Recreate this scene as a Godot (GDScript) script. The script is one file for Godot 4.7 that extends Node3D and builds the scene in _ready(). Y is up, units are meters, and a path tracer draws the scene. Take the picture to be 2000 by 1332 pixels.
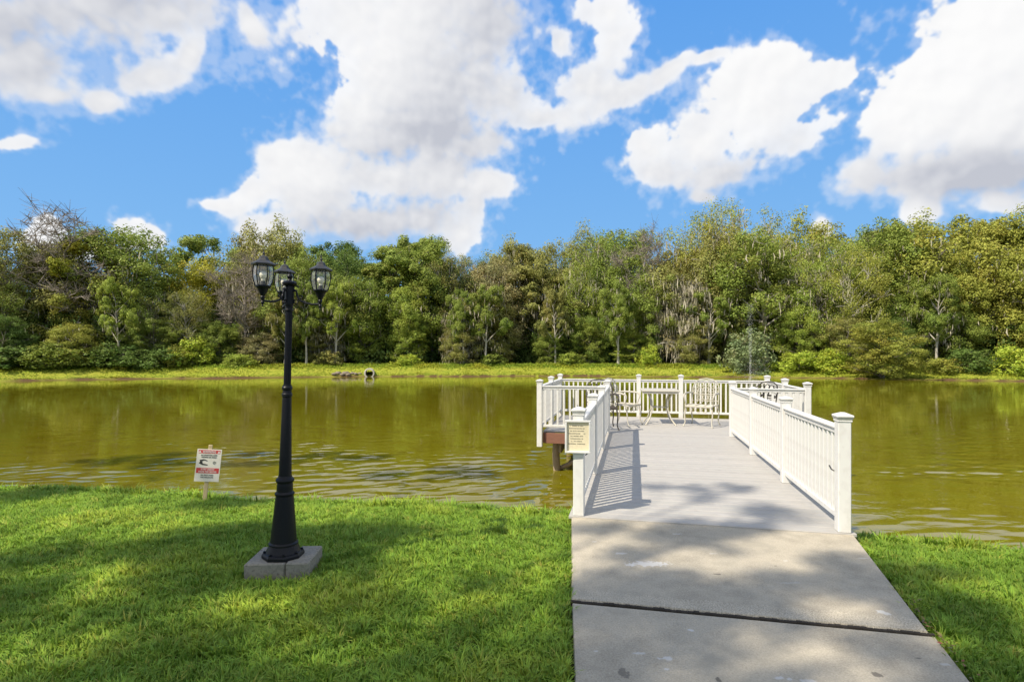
extends Node3D
# A white fishing dock on a green pond: lawn and lamp post in front, woods beyond the water.
# Units are metres, y is up, the deck of the dock is y = 0; the camera stands on the path at (0, 1.5, 0) and looks along -z.

const WATER_Y := -0.8
const SUN_TRAVEL := Vector3(0.74, -1.0, -0.49)      # read from the shadows of the railing posts on the deck
const DOCK_AT := Vector3(0.624, 0.0, -5.14)
const DOCK_TURN := -12.53
const TEN := 1080.0                                  # focal length in pixels of the 2000 pixel wide photograph

var rng := RandomNumberGenerator.new()
var used := {}
var M := {}

# ------------------------------------------------------------------ mesh collecting
class Shape:
	var v := PackedVector3Array()
	var n := PackedVector3Array()
	var uv := PackedVector2Array()
	var c := PackedColorArray()
	var tint := Color.WHITE
	var colored := false

	func tri(a: Vector3, b: Vector3, d: Vector3, na: Vector3, nb: Vector3, nd: Vector3) -> void:
		# a, b, d counter-clockwise seen from outside; Godot's front faces run clockwise
		v.push_back(a); v.push_back(d); v.push_back(b)
		n.push_back(na); n.push_back(nd); n.push_back(nb)
		if colored:
			c.push_back(tint); c.push_back(tint); c.push_back(tint)

	func flat(a: Vector3, b: Vector3, d: Vector3) -> void:
		var m := (b - a).cross(d - a).normalized()
		tri(a, b, d, m, m, m)

	func quad(a: Vector3, b: Vector3, d: Vector3, e: Vector3) -> void:
		flat(a, b, d)
		flat(a, d, e)

	func box(at: Vector3, size: Vector3, bevel := 0.0, basis := Basis()) -> void:
		var h := size * 0.5
		var b := minf(bevel, minf(h.x, minf(h.y, h.z)) * 0.9)
		for ax in 3:
			var i := (ax + 1) % 3
			var j := (ax + 2) % 3
			for s in [-1.0, 1.0]:
				var q := []
				for k in [[-1, -1], [1, -1], [1, 1], [-1, 1]]:
					var p := Vector3()
					p[ax] = s * h[ax]
					p[i] = k[0] * (h[i] - b)
					p[j] = k[1] * (h[j] - b)
					q.append(at + basis * p)
				if s > 0: quad(q[0], q[1], q[2], q[3])
				else: quad(q[3], q[2], q[1], q[0])
		if b <= 0.0: return
		for ax in 3:      # the twelve bevelled edges along each axis
			var i := (ax + 1) % 3
			var j := (ax + 2) % 3
			for si in [-1.0, 1.0]:
				for sj in [-1.0, 1.0]:
					var q := []
					for k in [[-1, 0], [1, 0], [1, 1], [-1, 1]]:
						var p := Vector3()
						p[ax] = k[0] * (h[ax] - b)
						p[i] = si * (h[i] if k[1] == 0 else h[i] - b)
						p[j] = sj * (h[j] - b if k[1] == 0 else h[j])
						q.append(at + basis * p)
					if si * sj < 0: quad(q[0], q[1], q[2], q[3])
					else: quad(q[3], q[2], q[1], q[0])
		for sx in [-1.0, 1.0]:
			for sy in [-1.0, 1.0]:
				for sz in [-1.0, 1.0]:
					var p0 := at + basis * Vector3(sx * h.x, sy * (h.y - b), sz * (h.z - b))
					var p1 := at + basis * Vector3(sx * (h.x - b), sy * h.y, sz * (h.z - b))
					var p2 := at + basis * Vector3(sx * (h.x - b), sy * (h.y - b), sz * h.z)
					if sx * sy * sz > 0: flat(p0, p1, p2)
					else: flat(p0, p2, p1)

	func tube(pts: PackedVector3Array, rad: PackedFloat32Array, sides: int, caps := true) -> void:
		var rings := []
		var outs := []
		var last := Vector3.UP
		for i in pts.size():
			var d := (pts[mini(i + 1, pts.size() - 1)] - pts[maxi(i - 1, 0)]).normalized()
			var x := d.cross(last if absf(d.dot(last)) < 0.95 else Vector3.RIGHT).normalized()
			if i > 0:
				x = (outs[i - 1][0] - d * d.dot(outs[i - 1][0])).normalized()
			var y := d.cross(x)
			var ring := PackedVector3Array()
			var o := PackedVector3Array()
			for k in sides:
				var a := TAU * k / sides
				var w := x * cos(a) + y * sin(a)
				o.push_back(w)
				ring.push_back(pts[i] + w * rad[i])
			rings.append(ring)
			outs.append(o)
		for i in pts.size() - 1:
			for k in sides:
				var m := (k + 1) % sides
				tri(rings[i][k], rings[i][m], rings[i + 1][m], outs[i][k], outs[i][m], outs[i + 1][m])
				tri(rings[i][k], rings[i + 1][m], rings[i + 1][k], outs[i][k], outs[i + 1][m], outs[i + 1][k])
		if caps:
			for k in sides:
				var m := (k + 1) % sides
				flat(pts[0], rings[0][m], rings[0][k])
				var e := pts.size() - 1
				flat(pts[e], rings[e][k], rings[e][m])

	func lathe(profile: Array, sides: int, at := Vector3.ZERO, faceted := false, turn := 0.0) -> void:
		# profile: [radius, height] from the bottom up; each step of it has an edge of its own
		for i in profile.size() - 1:
			var r0: float = profile[i][0]
			var r1: float = profile[i + 1][0]
			var y0: float = profile[i][1]
			var y1: float = profile[i + 1][1]
			var slope := Vector2(y1 - y0, r0 - r1).normalized()
			for k in sides:
				var a0 := TAU * k / sides + turn
				var a1 := TAU * (k + 1) / sides + turn
				var d0 := Vector3(cos(a0), 0, -sin(a0))
				var d1 := Vector3(cos(a1), 0, -sin(a1))
				var p := [at + d0 * r0 + Vector3.UP * y0, at + d1 * r0 + Vector3.UP * y0, at + d1 * r1 + Vector3.UP * y1, at + d0 * r1 + Vector3.UP * y1]
				var n0 := d0 * slope.x + Vector3.UP * slope.y
				var n1 := d1 * slope.x + Vector3.UP * slope.y
				if faceted:
					n0 = (n0 + n1).normalized()
					n1 = n0
				if r0 > 1e-6: tri(p[0], p[1], p[2], n0, n1, n1)
				if r1 > 1e-6: tri(p[0], p[2], p[3], n0, n1, n0)

	func mesh(m: Material) -> ArrayMesh:
		var a := []
		a.resize(Mesh.ARRAY_MAX)
		a[Mesh.ARRAY_VERTEX] = v
		a[Mesh.ARRAY_NORMAL] = n
		if uv.size() == v.size(): a[Mesh.ARRAY_TEX_UV] = uv
		if colored: a[Mesh.ARRAY_COLOR] = c
		var out := ArrayMesh.new()
		out.add_surface_from_arrays(Mesh.PRIMITIVE_TRIANGLES, a)
		out.surface_set_material(0, m)
		return out

# ------------------------------------------------------------------ naming
func numbered(called: String) -> String:
	if not used.has(called):
		used[called] = 0
		return called
	used[called] += 1
	return "%s_%03d" % [called, used[called]]

func tag(o: Node3D, label: String, category: String, group := "") -> Node3D:
	o.set_meta("label", label)
	o.set_meta("category", category)
	if group: o.set_meta("group", group)
	return o

func thing(called: String, label: String, category: String, at := Vector3.ZERO, turn := 0.0, group := "") -> Node3D:
	var o := Node3D.new()
	o.name = numbered(called)
	add_child(o)
	o.position = at
	o.rotation_degrees.y = turn
	return tag(o, label, category, group)

func part_name(parent: Node, called: String) -> String:
	if not parent.has_node(called): return called
	var k := 1
	if parent.has_meta("count_" + called): k = parent.get_meta("count_" + called) + 1
	parent.set_meta("count_" + called, k)
	return "%s_%03d" % [called, k]

func put(mesh: Mesh, called: String, parent: Node = self, at := Vector3.ZERO, basis := Basis()) -> MeshInstance3D:
	var o := MeshInstance3D.new()
	o.name = numbered(called) if parent == self else part_name(parent, called)
	o.mesh = mesh
	parent.add_child(o, true)
	o.transform = Transform3D(basis, at)
	return o

func sub(called: String, parent: Node, at := Vector3.ZERO, basis := Basis()) -> Node3D:
	var o := Node3D.new()
	o.name = part_name(parent, called)
	parent.add_child(o, true)
	o.transform = Transform3D(basis, at)
	return o

func structure(o: Node3D) -> Node3D:
	o.set_meta("kind", "structure")
	return o

func many(mesh: Mesh, rows: PackedFloat32Array, called: String, parent: Node, colors: bool) -> MultiMeshInstance3D:
	var mm := MultiMesh.new()
	mm.transform_format = MultiMesh.TRANSFORM_3D
	mm.use_colors = colors
	mm.mesh = mesh
	var stride := 16 if colors else 12
	mm.instance_count = rows.size() / stride
	for i in mm.instance_count:
		var o := i * stride
		mm.set_instance_transform(i, Transform3D(Basis(Vector3(rows[o], rows[o + 4], rows[o + 8]), Vector3(rows[o + 1], rows[o + 5], rows[o + 9]), Vector3(rows[o + 2], rows[o + 6], rows[o + 10])), Vector3(rows[o + 3], rows[o + 7], rows[o + 11])))
		if colors: mm.set_instance_color(i, Color(rows[o + 12], rows[o + 13], rows[o + 14]))
	var mi := MultiMeshInstance3D.new()
	mi.name = numbered(called) if parent == self else part_name(parent, called)
	mi.multimesh = mm
	parent.add_child(mi, true)
	return mi

func row(rows: PackedFloat32Array, b: Basis, o: Vector3, c = null) -> void:
	rows.append_array([b.x.x, b.y.x, b.z.x, o.x, b.x.y, b.y.y, b.z.y, o.y, b.x.z, b.y.z, b.z.z, o.z])
	if c != null: rows.append_array([c.r, c.g, c.b, 1.0])

# ------------------------------------------------------------------ materials
func lin(r: float, g: float, b: float) -> Color:
	return Color(r, g, b).linear_to_srgb()

func mat(c: Color, rough := 0.8, spec := 0.5, metal := 0.0) -> StandardMaterial3D:
	var m := StandardMaterial3D.new()
	m.albedo_color = c
	m.roughness = rough
	m.metallic_specular = spec
	m.metallic = metal
	return m

func noise(freq: float, octaves := 4, s := 1, kind := FastNoiseLite.TYPE_SIMPLEX_SMOOTH) -> FastNoiseLite:
	var f := FastNoiseLite.new()
	f.noise_type = kind
	f.frequency = freq
	f.fractal_octaves = octaves
	f.seed = s
	return f

func noise_tex(freq: float, size: int, ramp: Array, s := 1, octaves := 5, normal := 0.0) -> NoiseTexture2D:
	var t := NoiseTexture2D.new()
	t.width = size
	t.height = size
	t.seamless = true
	t.noise = noise(freq, octaves, s)
	if normal > 0.0:
		t.as_normal_map = true
		t.bump_strength = normal
	if ramp.size():
		var g := Gradient.new()
		g.offsets = PackedFloat32Array(range(ramp.size()).map(func(i): return float(i) / (ramp.size() - 1)))
		g.colors = PackedColorArray(ramp)
		t.color_ramp = g
	return t

func leaf_mat(r: float, g: float, b: float, through := 0.6) -> StandardMaterial3D:
	var m := mat(lin(r, g, b), 0.55, 0.35)
	m.vertex_color_use_as_albedo = true
	m.cull_mode = BaseMaterial3D.CULL_DISABLED
	m.backlight_enabled = true
	m.backlight = Color(through, through, through).linear_to_srgb()
	return m

func grained(c: Color, lo: Color, rough: float, scale: Vector3, freq: float, s: int, bump := 0.05) -> StandardMaterial3D:
	var m := mat(Color.WHITE, rough)
	m.albedo_texture = noise_tex(freq, 256, [lo, c, c, c.lerp(lo, 0.3), c.lightened(0.08)], s)
	m.heightmap_enabled = bump > 0.0
	if bump > 0.0:
		m.heightmap_texture = noise_tex(freq, 256, [], s + 7)
		m.heightmap_scale = bump
	m.uv1_triplanar = true
	m.uv1_scale = scale
	return m

func make_materials() -> void:
	M.white = grained(lin(0.70, 0.695, 0.672), lin(0.50, 0.49, 0.445), 0.42, Vector3(1.3, 0.8, 1.3), 0.02, 3, 0.0)
	var dk := []
	for k in 4:
		var t: float = 0.385 + 0.009 * k
		dk.append(grained(lin(t * 1.02, t * 0.985, t * 0.92), lin(t * 0.86, t * 0.83, t * 0.77), 0.62, Vector3(1.1, 1.1, 1.1), 0.012, 20, 0.0))
		dk[k].uv1_world_triplanar = true
	M.deck = dk
	M.fascia = grained(lin(0.23, 0.105, 0.07), lin(0.15, 0.07, 0.05), 0.7, Vector3(0.6, 6, 0.6), 0.02, 31)
	M.pile = grained(lin(0.34, 0.26, 0.17), lin(0.10, 0.075, 0.05), 0.9, Vector3(9, 1.2, 9), 0.02, 33, 0.6)
	M.iron = grained(lin(0.007, 0.008, 0.011), lin(0.012, 0.013, 0.016), 0.42, Vector3(6, 6, 6), 0.03, 35, 0.0)
	M.iron.metallic_specular = 0.35
	M.iron_top = grained(lin(0.03, 0.031, 0.034), lin(0.07, 0.068, 0.066), 0.55, Vector3(9, 9, 9), 0.03, 36, 0.0)
	M.cement = grained(lin(0.25, 0.235, 0.20), lin(0.10, 0.092, 0.07), 0.92, Vector3(3, 3, 3), 0.025, 37, 0.25)
	M.cream = grained(lin(0.50, 0.475, 0.40), lin(0.36, 0.34, 0.28), 0.5, Vector3(5, 5, 5), 0.03, 39, 0.0)
	M.bronze = grained(lin(0.05, 0.042, 0.034), lin(0.09, 0.075, 0.06), 0.45, Vector3(5, 5, 5), 0.03, 40, 0.0)
	M.bulb = mat(lin(0.82, 0.78, 0.62), 0.35)
	var gl := mat(Color(1, 1, 1, 0.07), 0.04)
	gl.transparency = BaseMaterial3D.TRANSPARENCY_ALPHA
	M.glass = gl
	M.board = grained(lin(0.74, 0.70, 0.62), lin(0.6, 0.52, 0.44), 0.55, Vector3(6, 6, 6), 0.03, 41, 0.0)
	M.board_cream = grained(lin(0.74, 0.66, 0.46), lin(0.58, 0.5, 0.33), 0.7, Vector3(5, 5, 5), 0.03, 43, 0.0)
	M.red = mat(lin(0.55, 0.05, 0.05), 0.6)
	M.ink = mat(lin(0.05, 0.05, 0.045), 0.7)
	M.print_white = mat(lin(0.75, 0.70, 0.66), 0.6)
	M.stake = grained(lin(0.55, 0.43, 0.24), lin(0.36, 0.27, 0.15), 0.85, Vector3(12, 1.5, 12), 0.02, 45, 0.2)
	M.bark = grained(lin(0.20, 0.18, 0.15), lin(0.07, 0.06, 0.05), 0.95, Vector3(2.5, 0.5, 2.5), 0.02, 47, 1.0)
	M.bark_pale = grained(lin(0.46, 0.43, 0.37), lin(0.24, 0.22, 0.18), 0.95, Vector3(2.0, 0.4, 2.0), 0.02, 48, 1.0)
	M.twig = mat(lin(0.26, 0.225, 0.19), 0.95)
	M.soil = grained(lin(0.035, 0.028, 0.02), lin(0.015, 0.012, 0.009), 0.95, Vector3(12, 12, 12), 0.03, 52, 0.0)
	M.rock = grained(lin(0.24, 0.20, 0.15), lin(0.07, 0.06, 0.045), 0.95, Vector3(1.2, 1.2, 1.2), 0.03, 49, 2.0)
	M.mud = grained(lin(0.16, 0.11, 0.06), lin(0.08, 0.055, 0.03), 0.95, Vector3(1, 1, 1), 0.03, 50, 1.0)
	M.pipe = grained(lin(0.55, 0.51, 0.45), lin(0.33, 0.3, 0.26), 0.9, Vector3(2, 2, 2), 0.03, 51, 0.5)
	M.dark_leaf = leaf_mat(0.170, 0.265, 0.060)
	M.mid_leaf = leaf_mat(0.300, 0.385, 0.075)
	M.lit_leaf = leaf_mat(0.390, 0.490, 0.085)
	M.olive_leaf = leaf_mat(0.370, 0.380, 0.110)
	M.khaki_leaf = leaf_mat(0.400, 0.380, 0.170)
	M.yellow_leaf = leaf_mat(0.52, 0.51, 0.06)
	M.gold_leaf = leaf_mat(0.415, 0.445, 0.085)
	M.rust_leaf = leaf_mat(0.480, 0.400, 0.120)
	M.sage_leaf = leaf_mat(0.30, 0.38, 0.18)
	M.bright_leaf = leaf_mat(0.500, 0.620, 0.080)
	M.moss = leaf_mat(0.42, 0.385, 0.29, 0.25)
	M.grass = leaf_mat(0.32, 0.54, 0.065, 0.65)
	M.bank_grass = leaf_mat(0.46, 0.60, 0.085, 0.6)
	M.dead_leaf = leaf_mat(0.25, 0.17, 0.09, 0.2)
	var drop := mat(lin(0.85, 0.88, 0.9), 0.2)
	M.spray = drop

# ------------------------------------------------------------------ the sky: air and clouds by direction
# [x, y, half width, half height, turn in degrees, grey] in units of the photograph's pixels around the horizon point (1000, 690); clouds out of frame follow in make_sky()
const CLOUD_BIAS := -0.03
const CLOUDS := [
	[110, 20, 300, 110, -4, 0.7], [60, 120, 120, 90, 0, 0.7], [40, 130, 110, 70, 0, 0.5], [310, 30, 150, 70, 0, 0.45], [300, 150, 90, 45, -10, 0.35], [200, 198, 48, 30, 0, 0.3], [365, 110, 35, 60, 30, 0.3], [490, 45, 24, 54, -35, 0.25], [95, 185, 70, 20, 0, 0.35],
	[30, 280, 62, 21, 0, 0.15], [700, 40, 130, 110, 0, 0.08], [800, 20, 200, 120, 0, 0.25], [960, 60, 110, 150, 0, 0.7], [760, 130, 120, 110, 0, 0.12], [700, 215, 75, 80, 0, 0.12], [880, 170, 130, 90, 0, 0.65], [820, 255, 170, 65, 0, 0.85], [990, 190, 110, 60, 0, 0.4],
	[560, 315, 62, 42, 0, 0.05], [610, 340, 80, 62, 0, 0.08], [500, 375, 80, 32, -25, 0.1], [430, 402, 50, 13, 5, 0.15], [620, 390, 110, 42, 0, 0.3], [740, 350, 110, 50, 0, 0.3], [700, 430, 170, 42, 0, 0.8], [530, 450, 70, 40, 0, 0.2], [860, 345, 80, 50, 0, 0.3], [960, 360, 66, 34, 0, 0.15], [830, 430, 110, 50, 0, 0.55], [905, 455, 42, 60, 20, 0.2], [930, 405, 20, 50, 20, 0.2], [945, 280, 60, 40, 0, 0.5], [490, 480, 22, 40, 0, 0.1],
	[1185, 20, 75, 50, 0, 0.12], [1200, 75, 50, 62, 20, 0.2], [1095, 85, 34, 42, 0, 0.3], [1060, 230, 130, 38, -4, 0.3], [1140, 170, 75, 62, 0, 0.3], [1215, 185, 90, 30, -22, 0.25], [1310, 135, 62, 20, -38, 0.25], [1385, 108, 46, 13, -20, 0.3],
	[1262, 290, 42, 42, 0, 0.1], [1290, 335, 84, 36, 10, 0.35], [1375, 280, 78, 70, -20, 0.1], [1450, 180, 74, 88, 15, 0.02], [1525, 130, 62, 50, 0, 0.02], [1520, 215, 110, 66, -20, 0.06], [1625, 148.0, 84, 42, -12, 0.08], [1560, 268.0, 90, 46, -30, 0.4], [1420, 335, 115, 42, -12, 0.65], [1368, 385, 30, 14, 0, 0.4],
	[1900, 58.0, 140, 120, 0, 0.0], [1980, 60, 140, 140, 0, 0.0], [1810, 165, 115, 90, -20, 0.0], [1760, 240, 66, 90, 0, 0.03], [1900, 218.0, 170, 100, 0, 0.08], [2040, 200, 150, 140, 0, 0.15], [1690, 340, 60, 42, -10, 0.3], [1790, 350, 130, 42, 0, 0.75], [1930, 335, 150, 58, 0, 0.95], [2060, 350, 110, 60, 0, 0.9],
	[80, 462, 50, 46, 20, 0.1], [110, 490, 80, 30, 0, 0.2], [275, 465, 76, 34, 20, 0.15], [1798, 412, 52, 34, 0, 0.1], [1960, 395, 80, 30, 0, 0.1], [1606, 452, 20, 24, 0, 0.1], 
]

func make_sky() -> PanoramaSkyMaterial:
	var w := 4096
	var h := 2048
	var lw := 1024
	var lh := 256                                     # the coarse field: upper half only
	var sum := PackedFloat32Array()
	var grey := PackedFloat32Array()
	sum.resize(lw * lh)
	grey.resize(lw * lh)
	var wide := PackedFloat32Array()
	wide.resize(lw * lh)
	wide.fill(1e-4)
	sum.fill(exp(-4.5))
	var blobs := []
	for b in CLOUDS:
		var ax: float = (b[0] - 1000.0) / TEN
		var ay: float = (690.0 - b[1]) / TEN
		blobs.append([true, ax, ay, b[2] / TEN, b[3] / TEN, deg_to_rad(b[4]), b[5], atan(ax), atan(ay / sqrt(1 + ax * ax)), 1.9 * maxf(b[2], b[3]) / TEN])
	rng.seed = 77
	for k in 95:                                      # fair-weather cumulus goes on all round and overhead
		var az: float = rng.randf_range(1.2, TAU - 1.2)
		var el: float = rng.randf_range(0.06, 1.4)
		var size: float = rng.randf_range(0.06, 0.19)
		for j in 6:
			var e := el + rng.randf_range(-0.5, 0.7) * size
			var a := az + rng.randf_range(-1.5, 1.5) * size / maxf(cos(e), 0.3)
			var r := size * rng.randf_range(0.5, 1.1)
			blobs.append([false, a, e, r, r * 0.62, 0.0, clampf(0.5 - (e - el) / size * 0.6, 0, 1), a, e, r * 1.8])
	for b in blobs:
		var reach: float = b[9]
		var y0 := maxi(0, int((0.5 - (b[8] + reach) / PI) * 2 * lh))
		var y1 := mini(lh - 1, int((0.5 - (b[8] - reach) / PI) * 2 * lh))
		var span: float = reach / maxf(cos(b[8]), 0.25)
		var x0 := int((0.5 + (b[7] - span) / TAU) * lw)
		var x1 := int((0.5 + (b[7] + span) / TAU) * lw)
		var cs := cos(b[5])
		var sn := sin(b[5])
		for y in range(y0, y1 + 1):
			var lat := (0.5 - (y + 0.5) / (2.0 * lh)) * PI
			for x in range(x0, x1 + 1):
				var lon := ((x + 0.5) / lw - 0.5) * TAU
				var dx: float
				var dy: float
				if b[0]:
					if cos(lon) < 0.2: continue
					dx = tan(lon) - b[1]
					dy = tan(lat) / cos(lon) - b[2]
				else:
					dx = (lon - b[1]) * cos(b[2])
					dy = lat - b[2]
				var u: float = (dx * cs - dy * sn) / b[3]
				var v: float = (dx * sn + dy * cs) / b[4]
				var e := exp(4.5 * (1.0 - sqrt(u * u + v * v)))
				var i := y * lw + posmod(x, lw)
				var e2 := sqrt(e)
				sum[i] += e
				wide[i] += e2
				grey[i] += e2 * b[6]
	var low := PackedFloat32Array()
	low.resize(lw * lh * 2)
	for i in lw * lh:
		low[i * 2] = log(sum[i]) / 4.5
		low[i * 2 + 1] = grey[i] / wide[i]
	var out := Image.create_empty(w, h, false, Image.FORMAT_RGBF)
	var fb := noise(4.5, 5, 11)
	var puffs := []
	for k in 3:
		var p := noise([9.0, 21.0, 47.0][k], 1, 12 + k, FastNoiseLite.TYPE_CELLULAR)
		p.fractal_type = FastNoiseLite.FRACTAL_NONE
		p.cellular_distance_function = FastNoiseLite.DISTANCE_EUCLIDEAN
		p.cellular_return_type = FastNoiseLite.RETURN_DISTANCE
		p.cellular_jitter = 0.95
		p.domain_warp_enabled = true
		p.domain_warp_amplitude = [0.06, 0.03, 0.014][k]
		p.domain_warp_frequency = [9.0, 20.0, 45.0][k]
		p.domain_warp_fractal_type = FastNoiseLite.DOMAIN_WARP_FRACTAL_NONE
		puffs.append(p)
	var p0: FastNoiseLite = puffs[0]
	var p1: FastNoiseLite = puffs[1]
	var p2: FastNoiseLite = puffs[2]
	var fine := noise(40.0, 4, 13)
	# a coarser sky all round, then the part before the camera at full resolution
	for pass_ in 2:
		var pw: int = [2048, 4096][pass_]
		var ph := pw / 2
		var field := Image.create_from_data(lw, lh, false, Image.FORMAT_RGF, low.to_byte_array())
		field.resize(pw, ph / 2, Image.INTERPOLATE_CUBIC)
		var f := field.get_data().to_float32_array()
		var rx := [0, pw] if pass_ == 0 else [int(pw * 0.365), int(pw * 0.635)]
		var ry := [0, ph / 2] if pass_ == 0 else [int(ph * 0.29), ph / 2]
		var nw: int = rx[1] - rx[0]
		var nh: int = ry[1] - ry[0]
		var px := PackedFloat32Array()
		px.resize(nw * nh * 3)
		for y in nh:
			var lat: float = (0.5 - (y + ry[0] + 0.5) / ph) * PI
			var cl := cos(lat)
			var sl := sin(lat)
			var blue := Color(0.30, 0.59, 0.91).lerp(Color(0.115, 0.355, 0.83), pow(clampf(sl / 0.55, 0, 1), 0.72))
			blue = blue.lerp(Color(0.045, 0.19, 0.62), clampf((sl - 0.55) / 0.45, 0, 1))
			for x in nw:
				var lon: float = ((x + rx[0] + 0.5) / pw - 0.5) * TAU
				var d := Vector3(sin(lon) * cl, sl, -cos(lon) * cl)
				var i: int = ((y + ry[0]) * pw + x + rx[0]) * 2
				var c := blue
				if f[i] > -0.8:
					var n1 := fb.get_noise_3dv(d)
					var n3 := fine.get_noise_3dv(d)
					var g: float = clampf(f[i + 1], 0, 1)
					# rounded heads of three sizes, each carried by the larger
					var q0 := p0.get_noise_3dv(d)
					var q1 := p1.get_noise_3dv(d)
					var q2 := p2.get_noise_3dv(d)
					var base: float = f[i] + CLOUD_BIAS + 0.75 * n1
					var dens: float = base - 0.36 * (q0 + 0.45) - 0.30 * (q1 + 0.45) - 0.25 * (q2 + 0.45) + 0.24 * n3
					var soft := 0.15 + 0.65 * clampf(g * 1.5 - 0.10 + 1.0 * n1, 0, 1)
					var a := maxf(smoothstep(0.0, soft, dens), 0.30 * smoothstep(-0.30, 0.25, dens + 0.30 * n3))
					if a > 0.0:
						var d2 := (d + Vector3(d.z * 0.5, 0.8, -d.x * 0.5) * 0.016).normalized()
						var relief := -0.30 * (q0 - p0.get_noise_3dv(d2)) - 0.28 * (q1 - p1.get_noise_3dv(d2)) - 0.16 * (q2 - p2.get_noise_3dv(d2)) + 1.0 * (n1 - fb.get_noise_3dv(d2))
						var shade := g * smoothstep(0.0, 0.7, dens) * (1.0 + 0.6 * n1)
						shade = clampf(shade - 1.1 * relief * (0.30 + 0.9 * g) + 0.04, 0, 1)
						c = blue.lerp(Color(0.985, 0.98, 0.975).lerp(Color(0.55, 0.57, 0.635), shade), a * (0.99 - 0.34 * g * (1.0 - smoothstep(0.1, 0.9, dens))))
				var o := (y * nw + x) * 3
				px[o] = c.r * 0.775
				px[o + 1] = c.g * 0.775
				px[o + 2] = c.b * 0.775
		var im := Image.create_from_data(nw, nh, false, Image.FORMAT_RGBF, px.to_byte_array())
		if pass_ == 0:
			im.resize(w, h / 2, Image.INTERPOLATE_CUBIC)
			out.fill_rect(Rect2i(0, h / 2, w, h / 2), Color(0.10, 0.12, 0.06))
			out.blit_rect(im, Rect2i(0, 0, w, h / 2), Vector2i.ZERO)
		else:
			out.blit_rect(im, Rect2i(0, 0, nw, nh), Vector2i(rx[0], ry[0]))
	var turned := Image.create_empty(w, h, false, Image.FORMAT_RGBF)      # Godot's panorama begins straight ahead
	turned.blit_rect(out, Rect2i(w / 2, 0, w / 2, h), Vector2i.ZERO)
	turned.blit_rect(out, Rect2i(0, 0, w / 2, h), Vector2i(w / 2, 0))
	out = turned
	var sky := PanoramaSkyMaterial.new()
	sky.panorama = ImageTexture.create_from_image(out)
	return sky

# ------------------------------------------------------------------ ground heights
func near_shore(x: float) -> float:
	var wob := 0.06 * sin(x * 1.7) + 0.04 * sin(x * 4.1 + 1.0)
	return -5.62 + (x - 0.5) * (0.155 if x < 0.5 else 0.30) + wob

func far_shore(x: float) -> float:
	return -(55.0 - 0.0057 * x * x + 0.5 * sin(x * 0.31) + 0.25 * sin(x * 0.83 + 2.0))

func ground(x: float, z: float) -> float:
	var a := z - near_shore(x)          # > 0 on the lawn
	var b := far_shore(x) - z           # > 0 on the far bank
	if a > 0.0:
		return -0.055 - 0.06 * smoothstep(1.6, 0.0, a) - 0.05 * smoothstep(0.35, 0.0, a)
	if b > 0.0:
		return WATER_Y + 0.16 * smoothstep(0.0, 0.35, b) + 0.80 * smoothstep(0.2, 5.5, b) + 0.9 * smoothstep(8.0, 60.0, b)
	return maxf(-0.165 - 1.9 * smoothstep(0.0, 0.9, -a), -2.2) if a > -2.0 else WATER_Y - 1.3 * smoothstep(0.0, 3.0, -b)

func steps(marks: Array) -> PackedFloat32Array:
	var out := PackedFloat32Array()
	for m in marks:
		var k: float = m[0]
		while k < m[1] - 1e-4:
			out.push_back(k)
			k += m[2]
	out.push_back(marks[-1][1])
	return out

func build_ground() -> void:
	var xs := steps([[-400, -90, 31.0], [-90, -12, 1.5], [-12, 9, 0.25], [9, 90, 1.5], [90, 400, 31.0]])
	var zs := steps([[-500, -120, 38.0], [-120, -64, 4.0], [-64, -40, 0.4], [-40, -10, 2.5], [-10, 1, 0.1], [1, 12, 1.0], [12, 300, 24.0]])
	var verts := PackedVector3Array()
	var cols := PackedColorArray()
	var mix := noise(0.35, 4, 91)
	for z in zs:
		for x in xs:
			var y := ground(x, z)
			verts.push_back(Vector3(x, y, z))
			var b := far_shore(x) - z
			var k := 0.5 + 0.5 * mix.get_noise_2d(x, z)
			var col := Color(0.055, 0.075, 0.014).lerp(Color(0.09, 0.085, 0.03), k)
			if b > -2.0:
				col = Color(0.34, 0.42, 0.045).lerp(Color(0.38, 0.36, 0.06), k)
				if b < 0.28 + 0.5 * mix.get_noise_2d(x * 2.0, 7.0): col = Color(0.13, 0.085, 0.045)
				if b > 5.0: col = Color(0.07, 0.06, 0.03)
			elif z < near_shore(x) - 0.05:
				col = Color(0.10, 0.08, 0.04)
			cols.push_back(col)
	var idx := PackedInt32Array()
	var w := xs.size()
	for j in zs.size() - 1:
		for i in w - 1:
			var p := j * w + i
			idx.append_array([p, p + 1, p + w, p + 1, p + w + 1, p + w])
	var st := SurfaceTool.new()
	st.begin(Mesh.PRIMITIVE_TRIANGLES)
	for i in verts.size():
		st.set_color(cols[i])
		st.set_smooth_group(0)
		st.add_vertex(verts[i])
	for i in idx: st.add_index(i)
	st.generate_normals()
	var m := mat(Color.WHITE, 0.95, 0.2)
	m.vertex_color_use_as_albedo = true
	m.albedo_texture = noise_tex(0.05, 512, [Color(0.6, 0.6, 0.6), Color(1, 1, 1), Color(0.8, 0.8, 0.8)], 92)
	m.uv1_triplanar = true
	m.uv1_world_triplanar = true
	m.uv1_scale = Vector3(0.7, 0.7, 0.7)
	m.heightmap_enabled = true
	m.heightmap_texture = noise_tex(0.05, 512, [], 93)
	m.heightmap_scale = 2.0
	st.set_material(m)
	structure(put(st.commit(), "ground"))

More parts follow.
